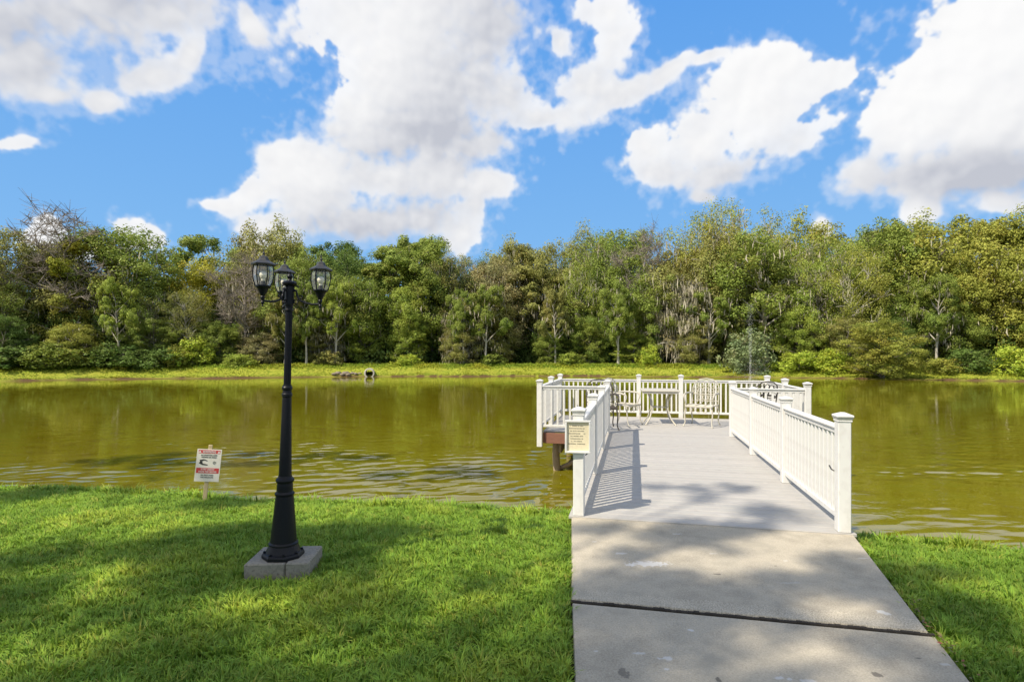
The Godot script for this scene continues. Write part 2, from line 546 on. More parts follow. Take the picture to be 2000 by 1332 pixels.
func build_water() -> void:
	# wind ripples as a height field, turned into a normal map: long crests that run with the shore, and finer chop between them
	var size := 1024
	var crest := noise(0.011, 3, 61)
	var chop := noise(0.045, 4, 62)
	var patch := noise(0.004, 2, 63)
	var a := crest.get_seamless_image(size, size, false, false, 0.15)
	var b := chop.get_seamless_image(size, size, false, false, 0.15)
	var p := patch.get_seamless_image(size, size, false, false, 0.15)
	var da := a.get_data()
	var db := b.get_data()
	var dp := p.get_data()
	var hs := PackedFloat32Array()
	hs.resize(size * size)
	for i in size * size:
		var calm := clampf(dp[i] / 255.0 * 2.2 - 0.45, 0.25, 1.25)
		var y := i / size
		var x := i % size
		var crest_line := sin(TAU * (y * 17.0 + x * 2.0) / size + da[i] / 255.0 * 9.0)
		hs[i] = 0.5 + calm * (0.10 * crest_line + 0.20 * (da[i] / 255.0 - 0.5) + 0.22 * (db[i] / 255.0 - 0.5))
	var nm := PackedByteArray()
	nm.resize(size * size * 3)
	for y in size:
		for x in size:
			var l := hs[y * size + (x + size - 1) % size]
			var r := hs[y * size + (x + 1) % size]
			var u := hs[((y + size - 1) % size) * size + x]
			var d := hs[((y + 1) % size) * size + x]
			var n := Vector3((l - r) * 2.2, -(u - d) * 4.0, 1.0).normalized()
			var o := (y * size + x) * 3
			nm[o] = int(n.x * 127.0 + 128.0)
			nm[o + 1] = int(n.y * 127.0 + 128.0)
			nm[o + 2] = int(n.z * 127.0 + 128.0)
	var m := mat(lin(0.148, 0.135, 0.006), 0.02, 0.5)
	m.normal_enabled = true
	m.normal_texture = ImageTexture.create_from_image(Image.create_from_data(size, size, false, Image.FORMAT_RGB8, nm))
	m.normal_scale = 0.09
	m.albedo_texture = noise_tex(0.008, 512, [lin(0.72, 0.66, 0.7), lin(0.95, 0.92, 0.9), lin(1.0, 1.0, 1.0), lin(0.9, 0.95, 1.0)], 64, 3)
	m.uv1_scale = Vector3(0.19, 0.26, 1.0)
	# real waves where they are near enough to be seen one by one: trains of ripples running to the shore and round the dock
	rng.seed = 65
	var waves := []
	for k in 13:
		var long := lerpf(0.16, 0.55, pow(k / 12.0, 1.4))
		var dir := deg_to_rad(77.0 + rng.randf_range(-40, 40))
		waves.append([cos(dir) * TAU / long, sin(dir) * TAU / long, long * 0.0046 * rng.randf_range(0.6, 1.2), rng.randf() * TAU])
	var gust := noise(0.16, 2, 66)
	var bend := noise(0.25, 2, 67)
	var xs := steps([[-120, -24, 8.0], [-24, -12, 0.16], [-12, 10, 0.06], [10, 24, 0.16], [24, 120, 8.0]])
	var zs := steps([[-75, -30, 3.0], [-30, -20, 0.5], [-20, -12, 0.10], [-12, -3.4, 0.05], [-3.4, 12, 2.0]])
	var v := PackedVector3Array()
	var nn := PackedVector3Array()
	var uvs := PackedVector2Array()
	for z in zs:
		for x in xs:
			var amp := smoothstep(-21.0, -6.5, z) * clampf(0.6 + 1.4 * gust.get_noise_2d(x, z * 1.6), 0.10, 1.3)
			var y := 0.0
			var sx := 0.0
			var sz := 0.0
			if amp > 0.01 and absf(x) < 24.0:
				var ph := 5.0 * bend.get_noise_2d(x, z)
				for q in waves:
					var t: float = q[0] * x + q[1] * z + q[3] + ph
					y += q[2] * sin(t)
					var c: float = q[2] * cos(t)
					sx += c * q[0]
					sz += c * q[1]
			v.push_back(Vector3(x, y * amp, z))
			nn.push_back(Vector3(-sx * amp, 1.0, -sz * amp).normalized())
			uvs.push_back(Vector2(x * 0.976 + z * 0.217, z * 0.976 - x * 0.217))
	var idx := PackedInt32Array()
	var w := xs.size()
	for j in zs.size() - 1:
		for i in w - 1:
			var p0 := j * w + i
			idx.append_array([p0, p0 + 1, p0 + w, p0 + 1, p0 + w + 1, p0 + w])
	var arr := []
	arr.resize(Mesh.ARRAY_MAX)
	arr[Mesh.ARRAY_VERTEX] = v
	arr[Mesh.ARRAY_NORMAL] = nn
	arr[Mesh.ARRAY_TEX_UV] = uvs
	arr[Mesh.ARRAY_INDEX] = idx
	var am := ArrayMesh.new()
	am.add_surface_from_arrays(Mesh.PRIMITIVE_TRIANGLES, arr)
	am.surface_set_material(0, m)
	structure(put(am, "water", self, Vector3(0, WATER_Y, 0)))

# ------------------------------------------------------------------ grass
func tuft(blades: int, height: float, width: float, lean: float, s: int) -> Shape:
	rng.seed = s
	var t := Shape.new()
	t.colored = true
	for i in blades:
		var a := rng.randf() * TAU
		var out := Vector3(cos(a), 0, sin(a))
		var side := Vector3(-sin(a + rng.randf_range(-0.6, 0.6)), 0, cos(a))
		var hgt := height * rng.randf_range(0.55, 1.15)
		var le := lean * rng.randf_range(0.3, 1.3)
		var wd := width * rng.randf_range(0.7, 1.2)
		var p0 := out * rng.randf_range(0.0, height * 0.35)
		var p1 := p0 + Vector3.UP * hgt * 0.6 + out * hgt * le * 0.35
		var p2 := p0 + Vector3.UP * hgt * (1.0 - 0.28 * le) + out * hgt * le
		var k := rng.randf_range(0.75, 1.25)
		t.tint = Color(k * rng.randf_range(0.9, 1.25), k, k * rng.randf_range(0.8, 1.1))
		var nn := (Vector3.UP * 1.0 + out * 0.35 + Vector3(rng.randf() - 0.5, 0, rng.randf() - 0.5) * 0.6).normalized()
		var w0 := side * wd * 0.5
		var w1 := side * wd * 0.42
		t.tri(p0 - w0, p0 + w0, p1 + w1, nn, nn, nn)
		t.tri(p0 - w0, p1 + w1, p1 - w1, nn, nn, nn)
		t.tri(p1 - w1, p1 + w1, p2, nn, nn, nn)
	return t

func on_path(x: float, z: float, grow := 0.0) -> bool:
	# the concrete apron, see build_path()
	if z < -5.3 or z > 6: return false
	var l := path_left(z) - grow
	var r := path_right(z) + grow
	return x > l and x < r

func path_left(z: float) -> float:
	return 0.55 + (z + 5.06) * (-0.110)

func path_right(z: float) -> float:
	return 2.86 + (z + 4.58) * (-0.365)

func build_lawn() -> void:
	rng.seed = 5
	var mix := noise(0.9, 3, 17)
	var meshes := []
	for k in 3:
		meshes.append(tuft(11, [0.058, 0.072, 0.048][k], 0.0070, [0.8, 0.65, 1.0][k], 200 + k).mesh(M.grass))
	var rows := [PackedFloat32Array(), PackedFloat32Array(), PackedFloat32Array()]
	rng.seed = 6
	var plinth := Vector3(-1.63, 0, -3.93)
	# dense where the photograph looks, thinner round it
	for zone in [[-8.6, 5.4, -8.2, -1.4, 2000.0], [-11.0, 8.0, -9.0, 3.0, 110.0]]:
		var count := int((zone[1] - zone[0]) * (zone[3] - zone[2]) * zone[4])
		for i in count:
			var x := rng.randf_range(zone[0], zone[1])
			var z := rng.randf_range(zone[2], zone[3])
			var edge := near_shore(x)
			if z < edge - 0.10: continue
			if absf(x) > -z * 0.93 + 1.3 and zone[4] > 500 : continue
			if on_path(x, z, 0.015): continue
			if absf(x - plinth.x) < 0.235 and absf(z - plinth.z) < 0.20: continue
			var n := mix.get_noise_2d(x, z)
			var size := rng.randf_range(0.75, 1.2) * (1.0 + 0.25 * n)
			if z < edge + 0.12: size *= rng.randf_range(0.9, 1.9)
			var tip := Vector3(rng.randf_range(-0.25, 0.25), 1, rng.randf_range(-0.25, 0.25)).normalized()
			var yaw := rng.randf() * TAU
			var b := Basis(Quaternion(Vector3.UP, tip)) * Basis(Vector3.UP, yaw)
			var k := rng.randf_range(0.85, 1.15) + 0.25 * n
			var dry := rng.randf() < 0.05
			var c := Color(1.7, 1.15, 1.8) if dry else Color(k * (1.0 + 0.4 * maxf(n, 0.0)), k, k)
			row(rows[rng.randi() % 3], b.scaled(Vector3.ONE * size), Vector3(x, ground(x, z) - 0.006, z), c)
	for k in 3:
		var g := many(meshes[k], rows[k], "lawn_grass", self, true)
		g.set_meta("kind", "stuff")
		g.set_meta("label", ["blades of mown green lawn grass beside the path", "taller upright blades in the mown green lawn", "low spreading blades in the mown green lawn"][k])
		g.set_meta("category", "grass")
	# fallen brown leaves along the right edge of the path
	var lf := Shape.new()
	lf.colored = true
	lf.tint = Color.WHITE
	lf.quad(Vector3(-0.02, 0, 0), Vector3(0, 0.004, 0.011), Vector3(0.024, 0.008, 0), Vector3(0, 0.006, -0.011))
	var lr := PackedFloat32Array()
	for i in 90:
		var z := rng.randf_range(-3.4, -1.6)
		var x := path_right(z) + absf(rng.randfn(0.0, 0.03)) - 0.012
		row(lr, Basis.from_euler(Vector3(rng.randf_range(-0.6, 0.6), rng.randf() * TAU, rng.randf_range(-0.6, 0.6))) * rng.randf_range(0.35, 0.8), Vector3(x, -0.01 + rng.randf() * 0.012, z), Color(rng.randf_range(0.5, 1.4), rng.randf_range(0.5, 1.1), 0.7))
	var fl := many(lf.mesh(M.dead_leaf), lr, "fallen_leaves", self, true)
	fl.set_meta("kind", "stuff")
	fl.set_meta("label", "small brown fallen leaves along the right edge of the concrete path")
	fl.set_meta("category", "leaves")

# ------------------------------------------------------------------ path
func ground_px(x: float, y: float) -> Vector2:
	var d := 1.5 * TEN / (y - 690.0)
	return Vector2((x - 1000.0) / TEN * d, -d)

func concrete_texture(kind: int) -> Array:
	# colour and height: mottling, weathering, fine aggregate; spots of old white paint and droppings where the photograph has them
	var size := 1024
	var x0 := -0.2
	var z0 := -5.4
	var span := 4.4
	var n1 := noise(0.9, 5, 71)
	var n2 := noise(5.0, 4, 72)
	var n3 := noise(90.0, 2, 73, FastNoiseLite.TYPE_SIMPLEX)
	var n4 := noise(24.0, 4, 74)
	var spots := []
	for s in [[1268, 1098, 0.15, 0.05, 1.0], [1232, 1100, 0.05, 0.02, 0.9], [1350, 1224, 0.018, 0.012, 1.0], [1303, 1278, 0.035, 0.02, 0.9], [1250, 1268, 0.03, 0.012, 0.7], [1302, 1299, 0.015, 0.01, 0.9], [1520, 1316, 0.03, 0.012, 0.9], [1545, 1318, 0.018, 0.01, 0.9], [1578, 1321, 0.035, 0.016, 0.8], [1725, 1192, 0.035, 0.03, 0.9], [1213, 1078, 0.05, 0.018, 0.8], [1534, 1092, 0.025, 0.01, 0.8], [1160, 1055, 0.02, 0.008, 0.8], [1322, 1040, 0.04, 0.014, 0.7], [1392, 1078, 0.03, 0.012, 0.5], [1690, 1087, 0.04, 0.012, 0.6], [1550, 1135, 0.09, 0.012, 0.35], [1165, 1264, 0.01, 0.007, 0.8], [1848, 1290, 0.02, 0.012, 0.6], [1648, 1330, 0.01, 0.006, 0.9], [1404, 1318, 0.012, 0.02, -1.0], [1218, 1306, 0.025, 0.05, -0.8], [1715, 1310, 0.03, 0.02, -0.9], [1402, 1118, 0.03, 0.012, -0.8], [1516, 1102, 0.012, 0.006, -0.9], [1795, 1278, 0.012, 0.007, -0.8]]:
		var g := ground_px(s[0], s[1])
		spots.append([g.x, g.y, s[2], s[3], s[4]])
	var col := PackedByteArray()
	var hgt := PackedByteArray()
	col.resize(size * size * 3)
	hgt.resize(size * size)
	for j in size:
		var z := z0 + span * (j + 0.5) / size
		var near := []
		for s in spots:
			if absf(z - s[1]) < s[3] * 2.2: near.append(s)
		for i in size:
			var x := x0 + span * (i + 0.5) / size
			var a := n1.get_noise_2d(x, z)
			var b := n2.get_noise_2d(x, z)
			var g := n3.get_noise_2d(x, z)
			var t := 0.40 + 0.085 * a + 0.075 * b + 0.085 * g + 0.05 * n4.get_noise_2d(x * 2.0, z * 2.0)
			var joint := joint_z(x) - z                 # metres beyond the joint, where the edge has worn to bare aggregate
			if joint > -0.02 and joint < 0.17 + 0.04 * b:
				t += 0.02 + 0.13 * g
			var h := 0.5 + 0.16 * b + 0.25 * g
			var c := Vector3(t * 1.08, t * 0.975, t * 0.765)
			c = c.lerp(Vector3(0.27, 0.25, 0.20), 0.55 * smoothstep(0.12, 0.75, a + 0.6 * b))
			for s in near:
				var d := Vector2((x - s[0]) / s[2], (z - s[1]) / s[3]).length() + 0.85 * n4.get_noise_2d(x, z)
				if d < 1.0:
					var k := clampf((1.0 - d) * 5.0, 0.0, 1.0) * absf(s[4])
					c = c.lerp(Vector3(0.60, 0.60, 0.58) if s[4] > 0 else Vector3(0.10, 0.09, 0.075), k * 0.8)
			var o := j * size + i
			col[o * 3] = int(clampf(pow(c.x, 1 / 2.2), 0, 1) * 255)
			col[o * 3 + 1] = int(clampf(pow(c.y, 1 / 2.2), 0, 1) * 255)
			col[o * 3 + 2] = int(clampf(pow(c.z, 1 / 2.2), 0, 1) * 255)
			hgt[o] = int(clampf(h, 0, 1) * 255)
	return [Image.create_from_data(size, size, false, Image.FORMAT_RGB8, col), Image.create_from_data(size, size, false, Image.FORMAT_L8, hgt)]

func joint_z(x: float) -> float:
	return -3.389 + (x - 0.367) * 0.2115

func build_path() -> void:
	var t := concrete_texture(0)
	var m := mat(Color.WHITE, 0.9, 0.4)
	m.albedo_texture = ImageTexture.create_from_image(t[0])
	m.heightmap_enabled = true
	m.heightmap_texture = ImageTexture.create_from_image(t[1])
	m.heightmap_scale = 0.5
	var p := Node3D.new()
	p.name = "path"
	add_child(p)
	structure(p)
	p.set_meta("label", "grey concrete path of two slabs leading onto the dock")
	for k in 2:
		var s := Shape.new()
		var z := PackedFloat32Array([-5.12, 4.0])
		var pts := []
		var top: float = [-0.012, -0.020][k]
		# outline, counter-clockwise from above: near left, near right, far right, far left
		if k == 0:
			var jl := 0.367
			var jr := 2.27
			pts = [Vector3(jl, top, joint_z(jl) - 0.014), Vector3(jr, top, joint_z(jr) - 0.014), Vector3(2.852, top, -4.60), Vector3(0.552, top, -5.115)]
		else:
			pts = [Vector3(0.0, top, 0.6), Vector3(path_right(0.6), top, 0.6), Vector3(2.275, top, joint_z(2.275) + 0.014), Vector3(0.367, top, joint_z(0.367) + 0.014)]
		var e := 0.014
		var mid: Vector3 = (pts[0] + pts[1] + pts[2] + pts[3]) / 4.0
		var inn := []
		for q in pts: inn.append(q + (mid - q).normalized() * e)
		var low := []
		for q in pts: low.append(q + Vector3.DOWN * e)
		var foot := []
		for q in pts: foot.append(Vector3(q.x, -0.25, q.z))
		s.quad(inn[0], inn[1], inn[2], inn[3])
		for i in 4:
			var j := (i + 1) % 4
			s.quad(low[i], low[j], inn[j], inn[i])
			s.quad(foot[i], foot[j], low[j], low[i])
		for v in s.v:
			s.uv.push_back(Vector2((v.x + 0.2) / 4.4, (v.z + 5.4) / 4.4))
		put(s.mesh(m), "slab", p)
	# the joint between the slabs is packed with dark soil and litter
	var fill := Shape.new()
	var ja := Vector3(0.36, -0.05, joint_z(0.36))
	var jb := Vector3(2.285, -0.05, joint_z(2.285))
	var jn := noise(14.0, 3, 76)
	for k in 60:
		var a0 := ja.lerp(jb, k / 60.0)
		var a1 := ja.lerp(jb, (k + 1) / 60.0)
		fill.box((a0 + a1) * 0.5 + Vector3(0, 0.018 + 0.007 * jn.get_noise_1d(k * 0.07), 0), Vector3(a0.distance_to(a1) * 1.02, 0.034, 0.0255 + 0.002 * jn.get_noise_1d(k * 0.05 + 9.0)), 0.003, Basis(Vector3.UP, -atan(0.2115)))
	put(fill.mesh(M.soil), "joint_filler", p)

# ------------------------------------------------------------------ dock
func build_dock() -> void:
	var d := thing("dock", "white railed fishing dock with grey deck boards reaching over the pond", "dock", DOCK_AT, DOCK_TURN)
	# boards run across; local x is to the right, local -z leads out over the water
	rng.seed = 21
	var bw := 0.14
	var gap := 0.008
	var t := -0.055
	var walk := 5.42
	var far := 8.27
	var shapes := []
	for long in [2.40, 4.62]:
		var set_ := []
		for k in 4:
			var s := Shape.new()
			s.box(Vector3.ZERO, Vector3(long, 0.028, bw), 0.004)
			set_.append(s.mesh(M.deck[k]))
		shapes.append(set_)
	while t + bw < far:
		var wide := t > walk - 0.10
		var cx := 1.08 if wide else 1.11
		put(shapes[1 if wide else 0][rng.randi() % 4], "deck_board", d, Vector3(cx, -0.014 + rng.randf_range(-0.0008, 0.0008), -(t + bw * 0.5)))
		t += bw + gap
	# brown fascia boards and joists under the deck
	var fs := [[Vector3(-0.055, -0.13, -2.66), Vector3(0.035, 0.20, 5.30)], [Vector3(2.275, -0.13, -2.66), Vector3(0.035, 0.20, 5.30)], [Vector3(-1.205, -0.13, -6.80), Vector3(0.035, 0.20, 2.86)], [Vector3(3.365, -0.13, -6.80), Vector3(0.035, 0.20, 2.86)],
		[Vector3(-0.63, -0.13, -5.37), Vector3(1.11, 0.20, 0.035)], [Vector3(2.82, -0.13, -5.37), Vector3(1.05, 0.20, 0.035)], [Vector3(1.08, -0.13, -8.235), Vector3(4.53, 0.20, 0.035)]]
	for f in fs:
		var s := Shape.new()
		s.box(Vector3.ZERO, f[1], 0.005)
		put(s.mesh(M.fascia), "fascia_board", d, f[0])
	for x in [0.5, 1.1, 1.7]:
		var s := Shape.new()
		s.box(Vector3.ZERO, Vector3(0.04, 0.18, 8.0), 0.004)
		put(s.mesh(M.pile), "joist", d, Vector3(x, -0.122, -4.15))
	for b in [[-1.0, -5.66], [3.16, -5.66], [-1.0, -7.9], [3.16, -7.9], [0.15, -2.8], [2.07, -2.8], [0.15, -5.2], [2.07, -5.2], [1.1, -7.9]]:
		var s := Shape.new()
		var pts := PackedVector3Array()
		var rad := PackedFloat32Array()
		for k in 7:
			pts.push_back(Vector3(rng.randf_range(-0.012, 0.012), -0.235 - k * 0.26, rng.randf_range(-0.012, 0.012)))
			rad.push_back(0.075 + rng.randf_range(-0.008, 0.008))
		s.tube(pts, rad, 12)
		put(s.mesh(M.pile), "pile", d, Vector3(b[0], 0, b[1]))
	for x in [-1.0, 3.16, 1.1]:
		var s := Shape.new()
		s.box(Vector3.ZERO, Vector3(0.05, 0.20, 2.6), 0.006)
		put(s.mesh(M.pile), "beam", d, Vector3(x + 0.09, -0.335, -6.8))
	var br := Shape.new()
	br.tube(PackedVector3Array([Vector3(-0.95, -0.78, -5.74), Vector3(0.1, -0.27, -5.78)]), PackedFloat32Array([0.045, 0.045]), 8)
	put(br.mesh(M.pile), "brace", d)
	# posts with their caps
	var cap := Shape.new()
	var w := 0.066
	cap.box(Vector3(0, 0.010, 0), Vector3(w * 2, 0.018, w * 2), 0.004)
	cap.lathe([[0.050 * 1.4142, -0.034], [0.054 * 1.4142, -0.022], [0.062 * 1.4142, -0.001]], 4, Vector3.ZERO, true, PI / 4)
	cap.lathe([[(w - 0.004) * 1.4142, 0.0192], [0.02, 0.040], [0.0, 0.040]], 4, Vector3.ZERO, true, PI / 4)
	cap.box(Vector3(0, -0.030, 0), Vector3(0.112, 0.012, 0.112), 0.002)
	var cap_mesh := cap.mesh(M.white)
	var post_mesh := []
	for foot in [0.0, 0.29]:
		var s := Shape.new()
		s.box(Vector3(0, (0.965 - foot) * 0.5, 0), Vector3(0.100, 0.965 + foot, 0.100), 0.006)
		post_mesh.append(s.mesh(M.white))
	var X0 := 0.0
	var X1 := 2.22
	var T := [0.0, 1.80, 3.60, 5.40]
	var spots := []
	for q in T:
		spots.append([X0, q, 0.0])
		spots.append([X1, q, 0.0])
	for q in [[-1.14, 5.4], [-1.14, 6.8], [-1.14, 8.2], [0.60, 8.2], [1.56, 8.2], [3.30, 8.2], [3.30, 6.8], [3.30, 5.4]]:
		spots.append([q[0], q[1], 0.29])
	for q in spots:
		var under: bool = q[2] > 0.0
		var at := Vector3(q[0], 0.0, -q[1])
		if under:      # these stand outside the fascia
			at.x += signf(at.x - 1.1) * 0.135 if absf(at.x - 1.1) > 1.5 else 0.0
			at.z -= 0.105 if q[1] > 8.0 else (-0.08 if q[1] < 5.5 else 0.0)
		var p := put(post_mesh[1 if under else 0], "post", d, at)
		put(cap_mesh, "post_cap", p, Vector3(0, 0.963, 0))
	# rails
	var lines := []
	for k in 3:
		lines.append([Vector2(X0, T[k]), Vector2(X0, T[k + 1])])
		lines.append([Vector2(X1, T[k]), Vector2(X1, T[k + 1])])
	var E := [Vector2(-1.275, 5.32), Vector2(-1.275, 6.8), Vector2(-1.275, 8.305), Vector2(0.60, 8.305), Vector2(1.56, 8.305), Vector2(3.435, 8.305), Vector2(3.435, 6.8), Vector2(3.435, 5.32)]
	for k in 7: lines.append([E[k], E[k + 1]])
	lines.append([Vector2(X0, 5.40), E[0]])
	lines.append([E[7], Vector2(X1, 5.40)])
	var bal := Shape.new()
	bal.box(Vector3(0, 0.46, 0), Vector3(0.036, 0.70, 0.036), 0.003)
	var bal_mesh := bal.mesh(M.white)
	for l in lines:
		var a: Vector2 = l[0]
		var b: Vector2 = l[1]
		var long := a.distance_to(b) - 0.098
		var mid := (a + b) * 0.5
		var dir := (b - a).normalized()
		var r := sub("railing", d, Vector3(mid.x, 0, -mid.y), Basis(Vector3.UP, atan2(dir.y, dir.x)))
		var top := Shape.new()
		top.box(Vector3(0, 0.866, 0), Vector3(long, 0.022, 0.088), 0.006)
		top.box(Vector3(0, 0.833, 0), Vector3(long, 0.044, 0.052), 0.004)
		put(top.mesh(M.white), "top_rail", r)
		var bot := Shape.new()
		bot.box(Vector3(0, 0.112, 0), Vector3(long, 0.048, 0.048), 0.004)
		put(bot.mesh(M.white), "bottom_rail", r)
		var n := int(round(long / 0.114))
		for k in n:
			put(bal_mesh, "baluster", r, Vector3((k + 0.5 - n * 0.5) * long / n, 0, 0))
	# grey rail brackets and a small hook seen on the inner faces of the two front posts
	for s in [[0.056, 0.55, 0.035, 1.0], [2.164, 0.50, 0.035, -1.0]]:
		var h := Shape.new()
		h.tube(PackedVector3Array([Vector3(0, 0, 0), Vector3(s[3] * 0.015, 0.01, -0.02), Vector3(s[3] * 0.02, 0.035, -0.055)]), PackedFloat32Array([0.005, 0.006, 0.006]), 6)
		put(h.mesh(M.iron_top), "hook", d, Vector3(s[0], s[1], -s[2]))

func build_rules_sign() -> void:
	# framed notice screwed to the front of the left post
	var s := thing("notice_sign", "white framed cream notice board of small dark print on left dock post", "sign", DOCK_AT + Basis(Vector3.UP, deg_to_rad(DOCK_TURN)) * Vector3(-0.005, 0, 0.053), DOCK_TURN + 4.0)
	var y0 := 0.585
	var y1 := 0.885
	var w := 0.235
	var b := Shape.new()
	b.box(Vector3(0, (y0 + y1) * 0.5, 0.010), Vector3(w - 0.02, y1 - y0 - 0.02, 0.012), 0.001)
	put(b.mesh(M.board_cream), "panel", s)
	for f in [[0, y1 - 0.009, w, 0.018], [0, y0 + 0.009, w, 0.018], [-w / 2 + 0.009, (y0 + y1) / 2, 0.018, y1 - y0 - 0.037], [w / 2 - 0.009, (y0 + y1) / 2, 0.018, y1 - y0 - 0.037]]:
		var e := Shape.new()
		e.box(Vector3(f[0], f[1], 0.018), Vector3(f[2], f[3], 0.036), 0.003)
		put(e.mesh(M.white), "frame", s)
	# too small and worn to read in the photograph: rows of short upright strokes grouped as words
	rng.seed = 31
	var ink := Shape.new()
	var widths := [0.115, 0.135, 0.145, 0.155, 0.115, 0.115, 0.105, 0.160]
	for k in 8:
		var y := y1 - 0.052 - k * 0.0235
		var x: float = -widths[k] / 2 - 0.01
		while x < widths[k] / 2 - 0.01:
			if rng.randf() < 0.14:
				x += 0.006
				continue
			ink.box(Vector3(x, y, 0.0166), Vector3(0.0022, 0.009, 0.0008))
			if rng.randf() < 0.6: ink.box(Vector3(x + 0.0022, y + rng.randf_range(-0.004, 0.004), 0.0166), Vector3(0.0023, 0.002, 0.0008))
			x += 0.0056
	put(ink.mesh(M.ink), "lettering", s)

func text_part(parent: Node, words: String, height: float, at: Vector3, m: Material, called := "lettering", squeeze := 1.0) -> void:
	var t := TextMesh.new()
	var f := SystemFont.new()
	f.font_names = PackedStringArray(["Droid Sans"])
	f.font_weight = 700
	t.font = f
	t.font_size = 32
	t.pixel_size = height / 23.0
	t.depth = 0.0012
	t.text = words
	t.material = m
	put(t, called, parent, at, Basis().scaled(Vector3(squeeze, 1, 1)))

func build_warning_sign() -> void:
	var s := thing("warning_sign", "white and red wildlife warning sign on a leaning wooden stake at the water's edge", "sign", Vector3(-3.345, -0.10, -6.0), 14.0)
	s.rotation_degrees.z = -5.2
	s.rotation_degrees.x = -3.0
	var st := Shape.new()
	st.box(Vector3(0, 0.225, -0.012), Vector3(0.04, 0.75, 0.02), 0.003)
	put(st.mesh(M.stake), "stake", s)
	var lo := 0.205
	var hi := 0.555
	var b := Shape.new()
	b.box(Vector3(0, (lo + hi) / 2, 0.0025), Vector3(0.245, hi - lo, 0.005), 0.001)
	put(b.mesh(M.board), "panel", s)
	var rule := func(x: float, y: float, w: float, h: float, called: String, m: Material, z := 0.0056) -> void:
		var e := Shape.new()
		e.box(Vector3(x, y, z), Vector3(w, h, 0.0008))
		put(e.mesh(m), called, s)
	rule.call(0.0, 0.527, 0.215, 0.036, "red_band", M.red)
	rule.call(0.0, 0.324, 0.225, 0.056, "red_band", M.red)
	text_part(s, "WARNING", 0.024, Vector3(0, 0.527, 0.007), M.print_white, "lettering", 0.82)
	for x in [-0.094, 0.094]:
		var e := Shape.new()
		e.flat(Vector3(x - 0.014, 0.515, 0.0064), Vector3(x + 0.014, 0.515, 0.0064), Vector3(x, 0.541, 0.0064))
		put(e.mesh(M.print_white), "warning_triangle", s)
	text_part(s, "ALLIGATORS AND", 0.014, Vector3(0, 0.490, 0.0062), M.ink)
	text_part(s, "SNAKES IN AREA", 0.014, Vector3(0, 0.468, 0.0062), M.ink)
	text_part(s, "STAY AWAY", 0.018, Vector3(0, 0.337, 0.007), M.print_white)
	text_part(s, "FROM THE WATER", 0.017, Vector3(0, 0.312, 0.007), M.print_white, "lettering", 0.9)
	text_part(s, "DO NOT FEED", 0.014, Vector3(0, 0.275, 0.0062), M.ink)
	text_part(s, "THE WILDLIFE", 0.014, Vector3(0, 0.252, 0.0062), M.ink)
	# the printed animal: an open-jawed head at the left and a small coiled one at the right
	var g := Shape.new()
	var z := 0.0062
	for q in [[-0.085, 0.425, -0.045, 0.440, 0.013], [-0.045, 0.440, -0.010, 0.428, 0.007], [-0.085, 0.415, -0.060, 0.392, 0.016], [-0.060, 0.392, -0.005, 0.384, 0.009], [-0.078, 0.405, -0.058, 0.410, 0.014]]:
		var a := Vector3(q[0], q[1], z)
		var c := Vector3(q[2], q[3], z)
		var o: Vector3 = (c - a).normalized().cross(Vector3.BACK) * q[4]
		g.quad(a + o, c + o * 0.6, c - o * 0.6, a - o)
	put(g.mesh(M.ink), "alligator_print", s)
	var sn := Shape.new()
	var pts := PackedVector3Array()
	var rad := PackedFloat32Array()
	for k in 16:
		var a := k * 0.75
		pts.push_back(Vector3(0.062 + cos(a) * (0.004 + k * 0.001), 0.412 + sin(a) * (0.004 + k * 0.0009), 0.0058))
		rad.push_back(0.0016)
	sn.tube(pts, rad, 4)
	put(sn.mesh(M.iron_top), "snake_print", s)

